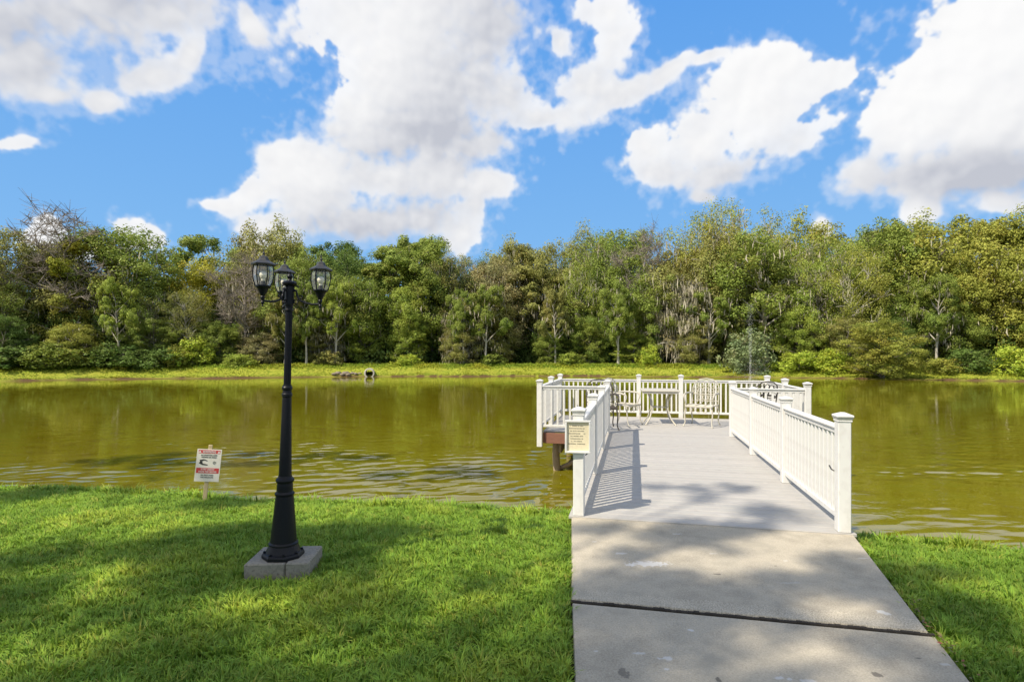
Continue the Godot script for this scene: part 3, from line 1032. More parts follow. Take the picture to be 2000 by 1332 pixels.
# ------------------------------------------------------------------ lamp post
func build_lamp() -> void:
	var base_y := 0.062
	var at := Vector3(-1.628, base_y, -3.93)
	# plinth of concrete blocks
	var pl := thing("concrete_plinth", "low weathered concrete block plinth sunk in the lawn under the lamp post", "plinth", Vector3(-1.63, 0, -3.93), 4.0)
	for b in [[-0.075, -0.02, 0.27, 0.35], [0.145, -0.02, 0.155, 0.35], [0.0, 0.0, 0.0, 0.0]]:
		if b[2] == 0.0: continue
		var s := Shape.new()
		s.box(Vector3(0, 0, 0), Vector3(b[2], 0.20, b[3]), 0.008)
		put(s.mesh(M.cement), "block", pl, Vector3(b[0] + 0.0, base_y - 0.10, b[1]), Basis(Vector3.UP, rng.randf_range(-0.012, 0.012)))
	var lamp := thing("lamp_post", "black three-lantern garden lamp post standing on a concrete plinth in the lawn", "lamp post", at, 0.0)
	lamp.rotation_degrees.z = -1.35
	var ba := Shape.new()
	ba.lathe([[0.0, 0.0], [0.142, 0.0], [0.142, 0.020], [0.134, 0.032], [0.112, 0.040]], 8, Vector3.ZERO, true, PI / 8)
	ba.lathe([[0.118, 0.036], [0.100, 0.075], [0.096, 0.085], [0.100, 0.088], [0.100, 0.096], [0.093, 0.102], [0.089, 0.106], [0.061, 0.420], [0.060, 0.430], [0.066, 0.436], [0.067, 0.446], [0.060, 0.454], [0.055, 0.460], [0.054, 0.500], [0.052, 0.520], [0.060, 0.527], [0.063, 0.538], [0.060, 0.549], [0.050, 0.556], [0.045, 0.570]], 32)
	for k in 8:
		var a := TAU * (k + 0.5) / 8
		ba.lathe([[0.010, 0.030], [0.010, 0.044], [0.0, 0.048]], 6, Vector3(cos(a) * 0.123, 0, sin(a) * 0.123))
	put(ba.mesh(M.iron), "base", lamp)
	var sh := Shape.new()
	sh.lathe([[0.044, 0.565], [0.031, 1.12], [0.031, 1.128], [0.036, 1.134], [0.036, 1.150], [0.031, 1.156], [0.029, 1.175], [0.035, 1.182], [0.036, 1.196], [0.031, 1.204], [0.029, 1.215]], 24)
	for k in 16:       # fluted upper shaft: round ribs with grooves between
		var a := TAU * k / 16
		var o := Vector3(cos(a), 0, sin(a)) * 0.0205
		sh.tube(PackedVector3Array([o + Vector3.UP * 1.21, o * 0.93 + Vector3.UP * 1.76]), PackedFloat32Array([0.0046, 0.0043]), 6, false)
	sh.lathe([[0.0215, 1.21], [0.020, 1.76]], 20)
	sh.lathe([[0.026, 1.735], [0.029, 1.745], [0.026, 1.757], [0.027, 1.77], [0.031, 1.785], [0.031, 1.90], [0.027, 1.915], [0.048, 1.928], [0.050, 1.940], [0.040, 1.948], [0.016, 1.955], [0.012, 1.965], [0.018, 1.975], [0.020, 1.986], [0.013, 1.998], [0.008, 2.004], [0.012, 2.012], [0.0, 2.026]], 24)
	put(sh.mesh(M.iron), "shaft", lamp)
	var lan := {}
	for k in 3:
		var ang := deg_to_rad(2.0 + 120.0 * k)
		var turn := Basis(Vector3.UP, ang)
		var arm := Shape.new()
		var pts := PackedVector3Array()
		var rad := PackedFloat32Array()
		for q in [[0.026, 1.885], [0.050, 1.880], [0.052, 1.862], [0.058, 1.838], [0.080, 1.812], [0.115, 1.797], [0.160, 1.790], [0.205, 1.792], [0.218, 1.796]]:
			pts.push_back(Vector3(q[0], q[1], 0))
			rad.push_back(0.0075)
		arm.tube(pts, rad, 8)
		for curl in [[0.045, 1.905, 0.017, 0.0], [0.047, 1.806, 0.015, 2.0], [0.080, 1.840, 0.011, 4.0]]:
			var cp := PackedVector3Array()
			var cr := PackedFloat32Array()
			for i in 11:
				var a: float = curl[3] + i * 0.52
				cp.push_back(Vector3(curl[0] + cos(a) * curl[2], curl[1] + sin(a) * curl[2], 0))
				cr.push_back(0.0055 - i * 0.0002)
			arm.tube(cp, cr, 6)
		put(arm.mesh(M.iron), "arm", lamp, Vector3.ZERO, turn)
		var l := sub("lantern", lamp, turn * Vector3(0.218, 1.79, 0) , Basis(Vector3.UP, ang + 0.26).scaled(Vector3(0.90, 0.90, 0.90)))
		if k == 0:
			var f := Shape.new()      # the foot: pendant drop, cup and funnel
			f.lathe([[0.0, -0.045], [0.008, -0.036], [0.005, -0.028], [0.012, -0.018], [0.013, -0.008], [0.008, 0.002], [0.013, 0.012], [0.016, 0.030], [0.012, 0.038], [0.020, 0.050], [0.040, 0.092], [0.054, 0.108]], 20)
			f.lathe([[0.046, 0.104], [0.056, 0.106], [0.056, 0.116], [0.050, 0.118], [0.0, 0.118]], 6, Vector3.ZERO, true)
			lan.foot = f.mesh(M.iron)
			var roof := Shape.new()
			roof.lathe([[0.060, 0.266], [0.087, 0.268], [0.089, 0.277], [0.068, 0.291], [0.040, 0.306], [0.034, 0.316], [0.030, 0.330], [0.012, 0.340]], 6, Vector3.ZERO, true)
			roof.lathe([[0.012, 0.338], [0.006, 0.346], [0.009, 0.354], [0.009, 0.360], [0.004, 0.368], [0.003, 0.385], [0.0, 0.392]], 10)
			lan.roof = roof.mesh(M.iron_top)
			var prof := [[0.054, 0.116], [0.066, 0.150], [0.073, 0.190], [0.073, 0.230], [0.067, 0.268]]
			var cage := Shape.new()
			for j in 6:
				var a := TAU * j / 6
				var cp := PackedVector3Array()
				var cr := PackedFloat32Array()
				for q in prof:
					cp.push_back(Vector3(cos(a) * q[0], q[1], -sin(a) * q[0]))
					cr.push_back(0.0042)
				cage.tube(cp, cr, 6)
			lan.cage = cage.mesh(M.iron)
			lan.panes = []
			for j in 6:
				var a0 := TAU * j / 6
				var a1 := TAU * (j + 1) / 6
				var g := Shape.new()
				for i in prof.size() - 1:
					var p0: Array = prof[i]
					var p1: Array = prof[i + 1]
					var k0: float = p0[0] * 0.97
					var k1: float = p1[0] * 0.97
					g.quad(Vector3(cos(a0) * k0, p0[1], -sin(a0) * k0), Vector3(cos(a1) * k0, p0[1], -sin(a1) * k0), Vector3(cos(a1) * k1, p1[1], -sin(a1) * k1), Vector3(cos(a0) * k1, p1[1], -sin(a0) * k1))
				lan.panes.append(g.mesh(M.glass))
			var bulb := Shape.new()
			bulb.lathe([[0.012, 0.150], [0.014, 0.165], [0.022, 0.176], [0.027, 0.190], [0.026, 0.204], [0.019, 0.216], [0.008, 0.222], [0.0, 0.223]], 16)
			lan.bulb = bulb.mesh(M.bulb)
			var sock := Shape.new()
			sock.lathe([[0.018, 0.118], [0.016, 0.150], [0.0, 0.152]], 14)
			lan.socket = sock.mesh(M.iron_top)
		put(lan.foot, "funnel", l)
		put(lan.roof, "roof", l)
		put(lan.cage, "cage", l)
		for g in lan.panes: put(g, "glass_pane", l)
		put(lan.bulb, "bulb", l)
		put(lan.socket, "socket", l)

# ------------------------------------------------------------------ patio furniture on the platform
func make_chair(called: String, label: String, m: Material) -> Node3D:
	# cast-metal armchair, arched lattice back; faces local +z
	var c := thing(called, label, "chair", Vector3.ZERO, 0.0)
	var w := 0.27
	var back := Shape.new()
	var lean := func(x: float, y: float, off := 0.0) -> Vector3: return Vector3(x, y, -0.235 - (y - 0.42) * 0.22 + off)
	var pts := PackedVector3Array()
	var rad := PackedFloat32Array()
	for q in [[-w, 0.40], [-w, 0.62], [-w * 0.99, 0.78], [-w * 0.86, 0.88], [-w * 0.5, 0.945], [0, 0.965], [w * 0.5, 0.945], [w * 0.86, 0.88], [w * 0.99, 0.78], [w, 0.62], [w, 0.40]]:
		pts.push_back(lean.call(q[0], q[1]))
		rad.push_back(0.011)
	back.tube(pts, rad, 8)
	put(back.mesh(m), "back_frame", c)
	var lat := Shape.new()
	for x in [-0.16, -0.055, 0.055, 0.16]:
		lat.tube(PackedVector3Array([lean.call(x, 0.46), lean.call(x, 0.88)]), PackedFloat32Array([0.0075, 0.0075]), 6)
	for y in [0.50, 0.64]:
		lat.tube(PackedVector3Array([lean.call(-w, y), lean.call(w, y)]), PackedFloat32Array([0.009, 0.009]), 6)
	for q in [[-0.21, 0.80, 0.045], [0.21, 0.80, 0.045], [-0.108, 0.84, 0.048], [0.0, 0.86, 0.050], [0.108, 0.84, 0.048], [-0.108, 0.72, 0.046], [0.0, 0.735, 0.05], [0.108, 0.72, 0.046], [-0.21, 0.69, 0.04], [0.21, 0.69, 0.04], [0.0, 0.57, 0.05], [-0.108, 0.57, 0.046], [0.108, 0.57, 0.046]]:
		var cp := PackedVector3Array()
		var cr := PackedFloat32Array()
		for i in 13:
			var a := TAU * i / 12
			cp.push_back(lean.call(q[0] + cos(a) * q[2], q[1] + sin(a) * q[2]))
			cr.push_back(0.0068)
		lat.tube(cp, cr, 6, false)
	put(lat.mesh(m), "back_lattice", c)
	var seat := Shape.new()
	for k in 7:
		var z := -0.22 + k * 0.075
		seat.tube(PackedVector3Array([Vector3(-w + 0.01, 0.425, z), Vector3(0, 0.412, z), Vector3(w - 0.01, 0.425, z)]), PackedFloat32Array([0.010, 0.010, 0.010]), 6)
	for x in [-w, -0.09, 0.09, w]:
		seat.tube(PackedVector3Array([Vector3(x, 0.428, -0.24), Vector3(x, 0.425, 0.22), Vector3(x * 0.97, 0.405, 0.265)]), PackedFloat32Array([0.013, 0.013, 0.011]), 6)
	seat.box(Vector3(0, 0.415, 0.262), Vector3(2 * w, 0.035, 0.02), 0.005)
	put(seat.mesh(m), "seat", c)
	for s in [-1.0, 1.0]:
		var arm := Shape.new()
		arm.tube(PackedVector3Array([lean.call(s * w, 0.66), Vector3(s * (w + 0.02), 0.675, -0.15), Vector3(s * (w + 0.03), 0.67, 0.12), Vector3(s * (w + 0.03), 0.645, 0.22), Vector3(s * (w + 0.02), 0.59, 0.235), Vector3(s * (w + 0.01), 0.50, 0.20), Vector3(s * w, 0.42, 0.18)]), PackedFloat32Array([0.013, 0.018, 0.02, 0.018, 0.014, 0.012, 0.012]), 8)
		put(arm.mesh(m), "arm", c)
	for s in [[-1, 1], [1, 1], [-1, -1], [1, -1]]:
		var leg := Shape.new()
		leg.tube(PackedVector3Array([Vector3(s[0] * (w - 0.01), 0.42, s[1] * 0.22), Vector3(s[0] * (w + 0.01), 0.25, s[1] * 0.245), Vector3(s[0] * (w - 0.005), 0.09, s[1] * 0.25), Vector3(s[0] * (w + 0.02), 0.0, s[1] * 0.30)]), PackedFloat32Array([0.016, 0.014, 0.012, 0.015]), 8)
		put(leg.mesh(m), "leg", c)
	var apron := Shape.new()
	for x in [-0.12, 0.0, 0.12]:
		var cp := PackedVector3Array()
		var cr := PackedFloat32Array()
		for i in 11:
			var a := TAU * i / 10
			cp.push_back(Vector3(x + cos(a) * 0.05, 0.345 + sin(a) * 0.045, 0.25))
			cr.push_back(0.007)
		apron.tube(cp, cr, 6, false)
	put(apron.mesh(m), "apron_scroll", c)
	return c

func recolor(o: Node, m: Material) -> void:
	for k in o.get_children():
		if k is MeshInstance3D:
			k.set_surface_override_material(0, m)
		recolor(k, m)

func deck_point(s: float, t: float) -> Vector3:
	return DOCK_AT + Basis(Vector3.UP, deg_to_rad(DOCK_TURN)) * Vector3(s, 0.0, -t)

func build_furniture() -> void:
	var a := make_chair("patio_chair", "cream cast-metal patio chair left of the small table, turned towards it", M.cream)
	a.position = deck_point(0.27, 6.75)
	a.rotation_degrees.y = DOCK_TURN + 62.0
	a.set_meta("group", "patio chairs on the dock platform")
	var spots := [["cream cast-metal patio chair right of the small table, facing the walkway", 1.86, 6.85, -22.0, M.cream], ["dark bronze patio chair half hidden behind the end post of the left railing", -0.14, 6.02, 12.0, M.bronze], ["dark bronze patio chair with arched back seen over the right railing", 2.80, 6.45, -150.0, M.bronze]]
	for q in spots:
		var c: Node3D = a.duplicate()
		c.name = numbered("patio_chair")
		add_child(c)
		c.position = deck_point(q[1], q[2])
		c.rotation_degrees.y = DOCK_TURN + q[3]
		c.set_meta("label", q[0])
		recolor(c, q[4])
	var t := thing("patio_table", "small square cream patio table with splayed legs between the chairs", "table", deck_point(1.02, 7.05), DOCK_TURN + 3.0)
	var top := Shape.new()
	top.box(Vector3(0, 0.715, 0), Vector3(0.76, 0.03, 0.76), 0.008)
	top.box(Vector3(0, 0.680, 0.35), Vector3(0.70, 0.04, 0.015), 0.003)
	top.box(Vector3(0, 0.680, -0.35), Vector3(0.70, 0.04, 0.015), 0.003)
	top.box(Vector3(0.35, 0.680, 0), Vector3(0.015, 0.04, 0.684), 0.003)
	top.box(Vector3(-0.35, 0.680, 0), Vector3(0.015, 0.04, 0.684), 0.003)
	put(top.mesh(M.cream), "tabletop", t)
	for s in [[-1, 1], [1, 1], [-1, -1], [1, -1]]:
		var leg := Shape.new()
		leg.tube(PackedVector3Array([Vector3(s[0] * 0.25, 0.70, s[1] * 0.25), Vector3(s[0] * 0.17, 0.50, s[1] * 0.17), Vector3(s[0] * 0.16, 0.32, s[1] * 0.16), Vector3(s[0] * 0.22, 0.12, s[1] * 0.22), Vector3(s[0] * 0.31, 0.0, s[1] * 0.31)]), PackedFloat32Array([0.015, 0.015, 0.015, 0.015, 0.017]), 8)
		put(leg.mesh(M.cream), "leg", t)
	var ring := Shape.new()
	var rp := PackedVector3Array()
	var rr := PackedFloat32Array()
	for i in 5:
		var q: Array = [[-1, 1], [1, 1], [1, -1], [-1, -1], [-1, 1]][i]
		rp.push_back(Vector3(q[0] * 0.155, 0.36, q[1] * 0.155))
		rr.push_back(0.011)
	ring.tube(rp, rr, 6)
	put(ring.mesh(M.cream), "stretcher", t)

# ------------------------------------------------------------------ trees
func leaf(s: Shape, at: Vector3, nrm: Vector3, size: float, k: float, warm: float) -> void:
	var x := nrm.cross(Vector3(rng.randf() - 0.5, rng.randf() - 0.5, rng.randf() - 0.5)).normalized()
	var y := nrm.cross(x)
	var a := at + x * size * 0.62
	var b := at + y * size * 0.36 + nrm * size * 0.10
	var c := at - x * size * 0.62 - nrm * size * 0.12
	var d := at - y * size * 0.36 + nrm * size * 0.10
	s.tint = Color(k * warm, k, k * 0.95)
	var n1 := (nrm + y * 0.35).normalized()
	var n2 := (nrm - y * 0.35).normalized()
	s.tri(a, b, c, n1, n1, n1)
	s.tri(a, c, d, n2, n2, n2)

func gen_tree(s: int, h: float, w: float, style: String, leaf_size: float, leaves: int) -> Dictionary:
	# {trunk, crown, moss}: branches first, then clusters of leaves round their ends
	rng.seed = s
	var wood := Shape.new()
	var twigs := []
	var lean := Vector3(rng.randf_range(-0.06, 0.06), 0, rng.randf_range(-0.05, 0.05)) * h
	var r0 := h * rng.randf_range(0.017, 0.024)
	var pts := PackedVector3Array()
	var rad := PackedFloat32Array()
	var top := 0.82 if style != "bush" else 0.5
	for k in 8:
		var q := k / 7.0
		pts.push_back(Vector3(lean.x * q * q + rng.randf_range(-1, 1) * 0.012 * h * q, q * h * top, lean.z * q * q + rng.randf_range(-1, 1) * 0.012 * h * q))
		rad.push_back(r0 * (1.0 - 0.82 * q) + (r0 * 0.4 if k == 0 else 0.0))
	wood.tube(pts, rad, 8)
	var low: float = {"full": 0.10, "high": 0.42, "bush": 0.08, "bare": 0.35, "broad": 0.22, "open": 0.34, "draped": 0.16}[style]
	var centers := []
	var limbs: int = {"full": 28, "high": 16, "bush": 16, "bare": 20, "broad": 24, "open": 26, "draped": 30}[style]
	for k in limbs:
		var q := (k + rng.randf()) / limbs
		var y := lerpf(low, 0.97, q)
		var env: float
		match style:
			"full": env = sqrt(maxf(0.05, 1.0 - pow(absf(q - 0.38) / 0.66, 2.2)))
			"bush": env = sqrt(maxf(0.05, 1.0 - pow(q, 2.0)))
			_: env = sqrt(maxf(0.06, 1.0 - pow(absf(q - 0.45) / 0.6, 2.0)))
		var a := k * 2.4 + rng.randf_range(-0.5, 0.5)
		var out := env * w * 0.5 * rng.randf_range(0.45, 1.0)
		var end := Vector3(cos(a) * out, y * h, sin(a) * out) + lean * y * y
		var from := clampf(y - rng.randf_range(0.10, 0.24), 0.03, top * 0.98) / top
		var fi := from * 7.0
		var base := pts[int(fi)].lerp(pts[mini(int(fi) + 1, 7)], fi - int(fi))
		var mid := base.lerp(end, 0.5) + Vector3(rng.randf_range(-1, 1), rng.randf_range(-0.2, 1.0), rng.randf_range(-1, 1)) * 0.03 * h
		var br := r0 * (1.0 - 0.75 * from) * 0.7
		wood.tube(PackedVector3Array([base, mid, end]), PackedFloat32Array([br, br * 0.6, br * 0.22]), 5, false)
		var cr := w * rng.randf_range(0.17, 0.27) * (0.75 if style == "high" else 1.0)
		centers.append([end, cr])
		if rng.randf() < 0.6: centers.append([mid.lerp(end, 0.35) + Vector3(rng.randf_range(-1, 1), rng.randf_range(-0.5, 0.5), rng.randf_range(-1, 1)) * cr * 0.7, cr * 0.8])
		for j in (7 if style == "bare" else 6 if style in ["open", "draped"] else 3):
			var d := Vector3(rng.randf_range(-1, 1), rng.randf_range(-0.3, 1.0), rng.randf_range(-1, 1)).normalized() * cr * (rng.randf_range(0.8, 1.7) if style == "bare" else rng.randf_range(0.4, 0.85))
			var e2 := end + d
			var m2 := end + d * 0.5 + Vector3(rng.randf_range(-1, 1), rng.randf_range(-1, 1), rng.randf_range(-1, 1)) * cr * 0.15
			wood.tube(PackedVector3Array([mid.lerp(end, rng.randf_range(0.5, 1.0)), m2, e2]), PackedFloat32Array([br * 0.4, br * 0.25, 0.018]), 4, false)
			if style == "bare":
				for i in 15:
					var e3 := m2.lerp(e2, rng.randf()) + Vector3(rng.randf_range(-1, 1), rng.randf_range(-0.4, 1), rng.randf_range(-1, 1)) * cr * 0.7
					wood.tube(PackedVector3Array([m2.lerp(e2, rng.randf()), e3]), PackedFloat32Array([0.024, 0.01]), 3, false)
	var crown := Shape.new()
	crown.colored = true
	var vol := 0.0
	for c in centers: vol += c[1] * c[1]
	for c in centers:
		var n := int(leaves * c[1] * c[1] / vol)
		var k0 := rng.randf_range(0.72, 1.28)
		var warm := rng.randf_range(0.88, 1.22)
		var squash := rng.randf_range(0.85, 1.15)
		# a cluster is itself a handful of sprays, so that its outline breaks up
		var sprays := []
		for j in 9:
			var d := Vector3(rng.randfn(), rng.randfn() + 0.15, rng.randfn()).normalized()
			sprays.append([c[0] + Vector3(d.x, d.y * squash, d.z) * c[1] * rng.randf_range(0.35, 0.95), c[1] * rng.randf_range(0.30, 0.55), d])
		for i in n:
			var sp = sprays[rng.randi() % 9]
			var d := Vector3(rng.randfn(), rng.randfn(), rng.randfn()).normalized()
			var p: Vector3 = sp[0] + d * sp[1] * pow(rng.randf(), 0.45)
			var nn: Vector3 = (d * 0.7 + sp[2] * 0.5 + Vector3.UP * 0.15 + Vector3(rng.randfn(), rng.randfn(), rng.randfn()) * 0.45).normalized()
			leaf(crown, p, nn, leaf_size * rng.randf_range(0.6, 1.35), k0 * (rng.randf_range(0.6, 1.2) if rng.randf() < 0.75 else rng.randf_range(1.15, 1.5)), warm * rng.randf_range(0.92, 1.1))
	# hanging grey moss
	var moss := Shape.new()
	moss.colored = true
	for c in centers:
		if rng.randf() < (0.15 if style == "draped" or style == "open" else 0.55): continue
		for j in (44 if style == "draped" else 20):
			var d: Vector3 = Vector3(rng.randfn(), 0, rng.randfn()) * c[1] * 0.55
			var p: Vector3 = c[0] + d + Vector3.DOWN * c[1] * rng.randf_range(-0.2, 0.5)
			var long := rng.randf_range(0.3, 1.3)
			var a := rng.randf() * TAU
			var x := Vector3(cos(a), 0, sin(a)) * rng.randf_range(0.025, 0.07)
			var q := p + Vector3(rng.randf_range(-0.1, 0.1), -long * 0.5, rng.randf_range(-0.1, 0.1))
			var e := p + Vector3(rng.randf_range(-0.15, 0.15), -long, rng.randf_range(-0.15, 0.15))
			moss.tint = Color.WHITE * rng.randf_range(0.7, 1.25)
			var nn := Vector3(-sin(a), 0.3, cos(a)).normalized()
			moss.tri(p - x * 0.4, q - x, q + x, nn, nn, nn)
			moss.tri(p - x * 0.4, q + x, p + x * 0.4, nn, nn, nn)
			moss.tri(q - x, e, q + x, nn, nn, nn)
	return {"trunk": wood.mesh(M.bark), "crown": crown.mesh(M.mid_leaf), "moss": moss.mesh(M.moss), "h": h, "w": w}

const SKYLINE := [-400, 440, -100, 445, 0, 438, 40, 466, 80, 480, 130, 470, 175, 452, 240, 442, 290, 480, 330, 468, 365, 486, 400, 466, 430, 478, 465, 506, 500, 480, 520, 446, 560, 448, 600, 455, 660, 462, 720, 456, 760, 492, 790, 470, 840, 458, 885, 494, 930, 470, 980, 450, 1030, 480, 1080, 486, 1120, 484, 1170, 447, 1225, 476, 1255, 488, 1300, 462, 1350, 440, 1400, 416, 1450, 406, 1500, 412, 1550, 410, 1590, 424, 1640, 444, 1700, 458, 1745, 462, 1790, 424, 1830, 416, 1880, 392, 1930, 388, 2000, 380, 2100, 405, 2400, 430]

func skyline(px: float) -> float:
	for i in range(0, SKYLINE.size() - 2, 2):
		if px <= SKYLINE[i + 2]:
			return lerpf(SKYLINE[i + 1], SKYLINE[i + 3], clampf((px - SKYLINE[i]) / (SKYLINE[i + 2] - SKYLINE[i]), 0, 1))
	return SKYLINE[-1]

func place_tree(proto: Dictionary, called: String, at: Vector3, h: float, w: float, leaf_m: Material, bark: Material, with_moss: bool, yaw: float, label: String, group: String) -> void:
	var t := thing(called, label, "tree" if called.ends_with("tree") else "shrub", at, rad_to_deg(yaw), group)
	var sc := Basis().scaled(Vector3(w / proto.w, h / proto.h, w / proto.w))
	var a := put(proto.trunk, "trunk", t, Vector3.ZERO, sc)
	a.set_surface_override_material(0, bark)
	if leaf_m:
		var b := put(proto.crown, "crown", t, Vector3.ZERO, sc)
		b.set_surface_override_material(0, leaf_m)
	if with_moss: put(proto.moss, "hanging_moss", t, Vector3.ZERO, sc).set_meta("kind", "stuff")

func where_in_row(px: float) -> String:
	var marks := [[-1000, "far left beyond the pond"], [60, "left of the bare grey tree beyond the pond"], [140, "behind the left end of the pond"], [260, "above the bright shrub on the left far bank"], [420, "just left of the lamp post heads"], [520, "straight behind the lamp post"], [620, "just right of the lamp post heads"], [690, "behind the drain pipe on the far bank"], [790, "right of the drain pipe on the far bank"], [900, "left of the middle of the far bank"], [1010, "behind the left corner of the dock platform"], [1120, "behind the dock platform chairs"], [1230, "beyond the middle of the dock railing"], [1340, "left of the fountain"], [1430, "straight behind the fountain"], [1530, "right of the fountain"], [1640, "behind the overhanging waterside tree"], [1770, "right of the overhanging waterside tree"], [1880, "near the right end of the far bank"], [1990, "beyond the right end of the far bank"]]
	var out: String = marks[0][1]
	for m in marks:
		if px >= m[0]: out = m[1]
	return out

func build_woods() -> void:
	var P := []
	var styles := ["full", "full", "broad", "broad", "high", "high", "full", "broad"]
	for k in styles.size():
		P.append(gen_tree(500 + k, 14.0, 8.0, styles[k], 0.175, 30000))
	# open, mossy crowns with their limbs in view
	for k in 2: P.append(gen_tree(512 + k, 14.0, 9.0, "open", 0.14, 19000))
	var draped := gen_tree(516, 10.0, 6.0, "draped", 0.16, 3500)
	var bare := gen_tree(520, 14.0, 7.0, "bare", 0.2, 700)
	var bush := []
	for k in 3: bush.append(gen_tree(540 + k, 3.0, 4.0, "bush", 0.17, 4200))
	var leaf_of := {"dark": M.dark_leaf, "mid": M.mid_leaf, "lit": M.lit_leaf, "olive": M.olive_leaf, "khaki": M.khaki_leaf, "yellow": M.yellow_leaf, "gold": M.gold_leaf, "rust": M.rust_leaf, "sage": M.sage_leaf, "bright": M.bright_leaf}
	var says := {"dark": "dark green", "mid": "mid green", "lit": "fresh green", "olive": "olive green", "khaki": "brownish olive", "yellow": "yellow-topped", "gold": "golden green", "rust": "rusty orange-green", "sage": "grey-green", "bright": "bright lime green"}
	# which leaf colours stand along the far bank, by the photograph's x, tall row first
	var tall := [[-500, ["mid", "olive"]], [0, ["olive", "mid"]], [110, ["yellow", "gold"]], [200, ["mid", "dark"]], [300, ["yellow", "gold"]], [380, ["mid", "olive"]], [450, ["olive", "khaki"]], [500, ["olive", "gold"]], [600, ["mid", "dark"]], [760, ["mid", "mid"]], [880, ["olive", "dark"]], [1040, ["gold", "olive"]], [1140, ["mid", "olive"]], [1240, ["olive", "gold"]], [1370, ["gold", "gold"]], [1590, ["mid", "dark"]], [1740, ["olive", "gold"]], [1850, ["mid", "gold"]], [1960, ["gold", "yellow"]]]
	var front := [[-500, ["dark", "mid"]], [60, ["olive", "mid"]], [130, ["gold", "mid"]], [210, ["mid", "dark"]], [330, ["olive", "mid"]], [430, ["khaki", "mid"]], [520, ["mid", "olive"]], [640, ["mid", "lit"]], [760, ["lit", "mid"]], [880, ["olive", "khaki"]], [1000, ["mid", "olive"]], [1100, ["lit", "mid"]], [1260, ["mid", "dark"]], [1330, ["olive", "khaki"]], [1420, ["mid", "olive"]], [1540, ["lit", "mid"]], [1640, ["gold", "olive"]], [1740, ["dark", "mid"]], [1800, ["gold", "mid"]], [1900, ["lit", "gold"]]]
	var pick := func(table: Array, px: float) -> String:
		var r: Array = table[0][1]
		for q in table:
			if px >= q[0]: r = q[1]
		return r[0] if rng.randf() < 0.6 else r[1]
	rng.seed = 900
	var rows := [[22.0, 4.6, 0.88, "back"], [14.5, 3.7, 0.95, "tall"], [10.0, 4.0, 0.72, "front"], [7.4, 4.6, 0.34, "low"]]
	var plans := []
	for r in rows:
		var x := -66.0 + rng.randf() * 2.0
		while x < 66.0:
			var xx := x + rng.randf_range(-0.9, 0.9)
			var z: float = far_shore(clampf(xx, -62, 62)) - r[0] + rng.randf_range(-1.6, 1.6)
			var px := 1000.0 + TEN * xx / -z
			x += r[1] * rng.randf_range(0.8, 1.2)
			if px < -160 or px > 2160: continue
			var g := ground(xx, z)
			var full := 1.5 + (690.0 - skyline(px)) * -z / TEN - g
			var k: float = r[2] * (1.0 + [-0.12, -0.03, 0.02, 0.06][rng.randi() % 4] if r[3] == "tall" else rng.randf_range(0.72, 1.18))
			plans.append([px, xx, z, g, full * k * (1.07 if px > 1720 and r[3] != "low" else 1.0), r[3]])
	plans.sort_custom(func(a, b): return a[0] < b[0])
	var seen := {}
	for q in plans:
		var px: float = q[0]
		var kind: String = q[5]
		var col: String = pick.call(tall if kind == "tall" or kind == "back" else front, px)
		var mossy := (px > 430 and px < 620) or (px > 860 and px < 1060) or (px > 1290 and px < 1600) or rng.randf() < 0.25
		var proto: Dictionary
		if kind == "tall" or kind == "back": proto = P[[2, 3, 4, 5, 7][rng.randi() % 5]]
		elif kind == "front": proto = P[[0, 2, 3, 4, 7, 9][rng.randi() % 6]]
		else: proto = P[[0, 1, 6][rng.randi() % 3]]
		if kind == "tall" and ((px > 1330 and px < 1610) or (px > 880 and px < 960) or (px > 440 and px < 500) or (px > 1150 and px < 1200)): proto = P[8 + rng.randi() % 2]
		var w: float = clampf(q[4] * rng.randf_range(0.5, 0.8), 4.6, 11.0)
		var size: String = {"back": "background", "tall": "tall", "front": "medium-height", "low": "low"}[kind]
		var key: String = size + " " + says[col] + (" moss-hung" if mossy else "") + " tree " + where_in_row(px)
		seen[key] = seen.get(key, 0) + 1
		if seen[key] > 1: key = ["", "", "next ", "third ", "fourth ", "fifth ", "sixth ", "seventh ", "eighth "][mini(seen[key], 8)] + key + (", further right" if seen[key] == 2 else "")
		if key.split(" ").size() > 16: key = key.replace(", further right", "").replace(" moss-hung", "")
		var pale: bool = kind == "tall" and px > 1340 and px < 1620
		place_tree(proto, {"back": "background_tree", "tall": "tall_tree", "front": "woodland_tree", "low": "understory_tree"}[kind], Vector3(q[1], q[3] - 0.1, q[2]), q[4], w, leaf_of[col], M.bark_pale if pale or rng.randf() < 0.45 else M.bark, mossy, rng.randf() * TAU, key, {"back": "trees at the back of the woods", "tall": "tall trees behind the far bank", "front": "trees along the far bank", "low": "low trees along the far bank"}[kind])
	# slender pale trunks in front of the thicket
	var trunks := [[232, 8.4, 7.5, "slender pale-trunked tree left of the bright shrub on the far bank"], [556, 8.0, 7.0, "slender pale-trunked tree hidden partly by the lamp shaft"], [598, 8.6, 6.5, "slender pale-trunked tree just right of the lamp shaft"], [655, 9.0, 8.0, "slender pale-trunked tree above the rock heap"], [905, 8.2, 7.0, "slender moss-hung pale-trunked tree left of the middle of the bank"], [948, 8.8, 8.5, "slender moss-hung pale-trunked tree at the middle of the bank"], [1085, 8.5, 7.0, "slender pale-trunked tree behind the platform's left corner"], [1208, 8.8, 7.5, "slender pale-trunked tree behind the platform chairs"], [1385, 8.2, 9.0, "slender pale-trunked tree left of the grey-green shrub"], [1830, 8.5, 8.0, "slender pale-trunked tree right of the overhanging waterside tree"]]
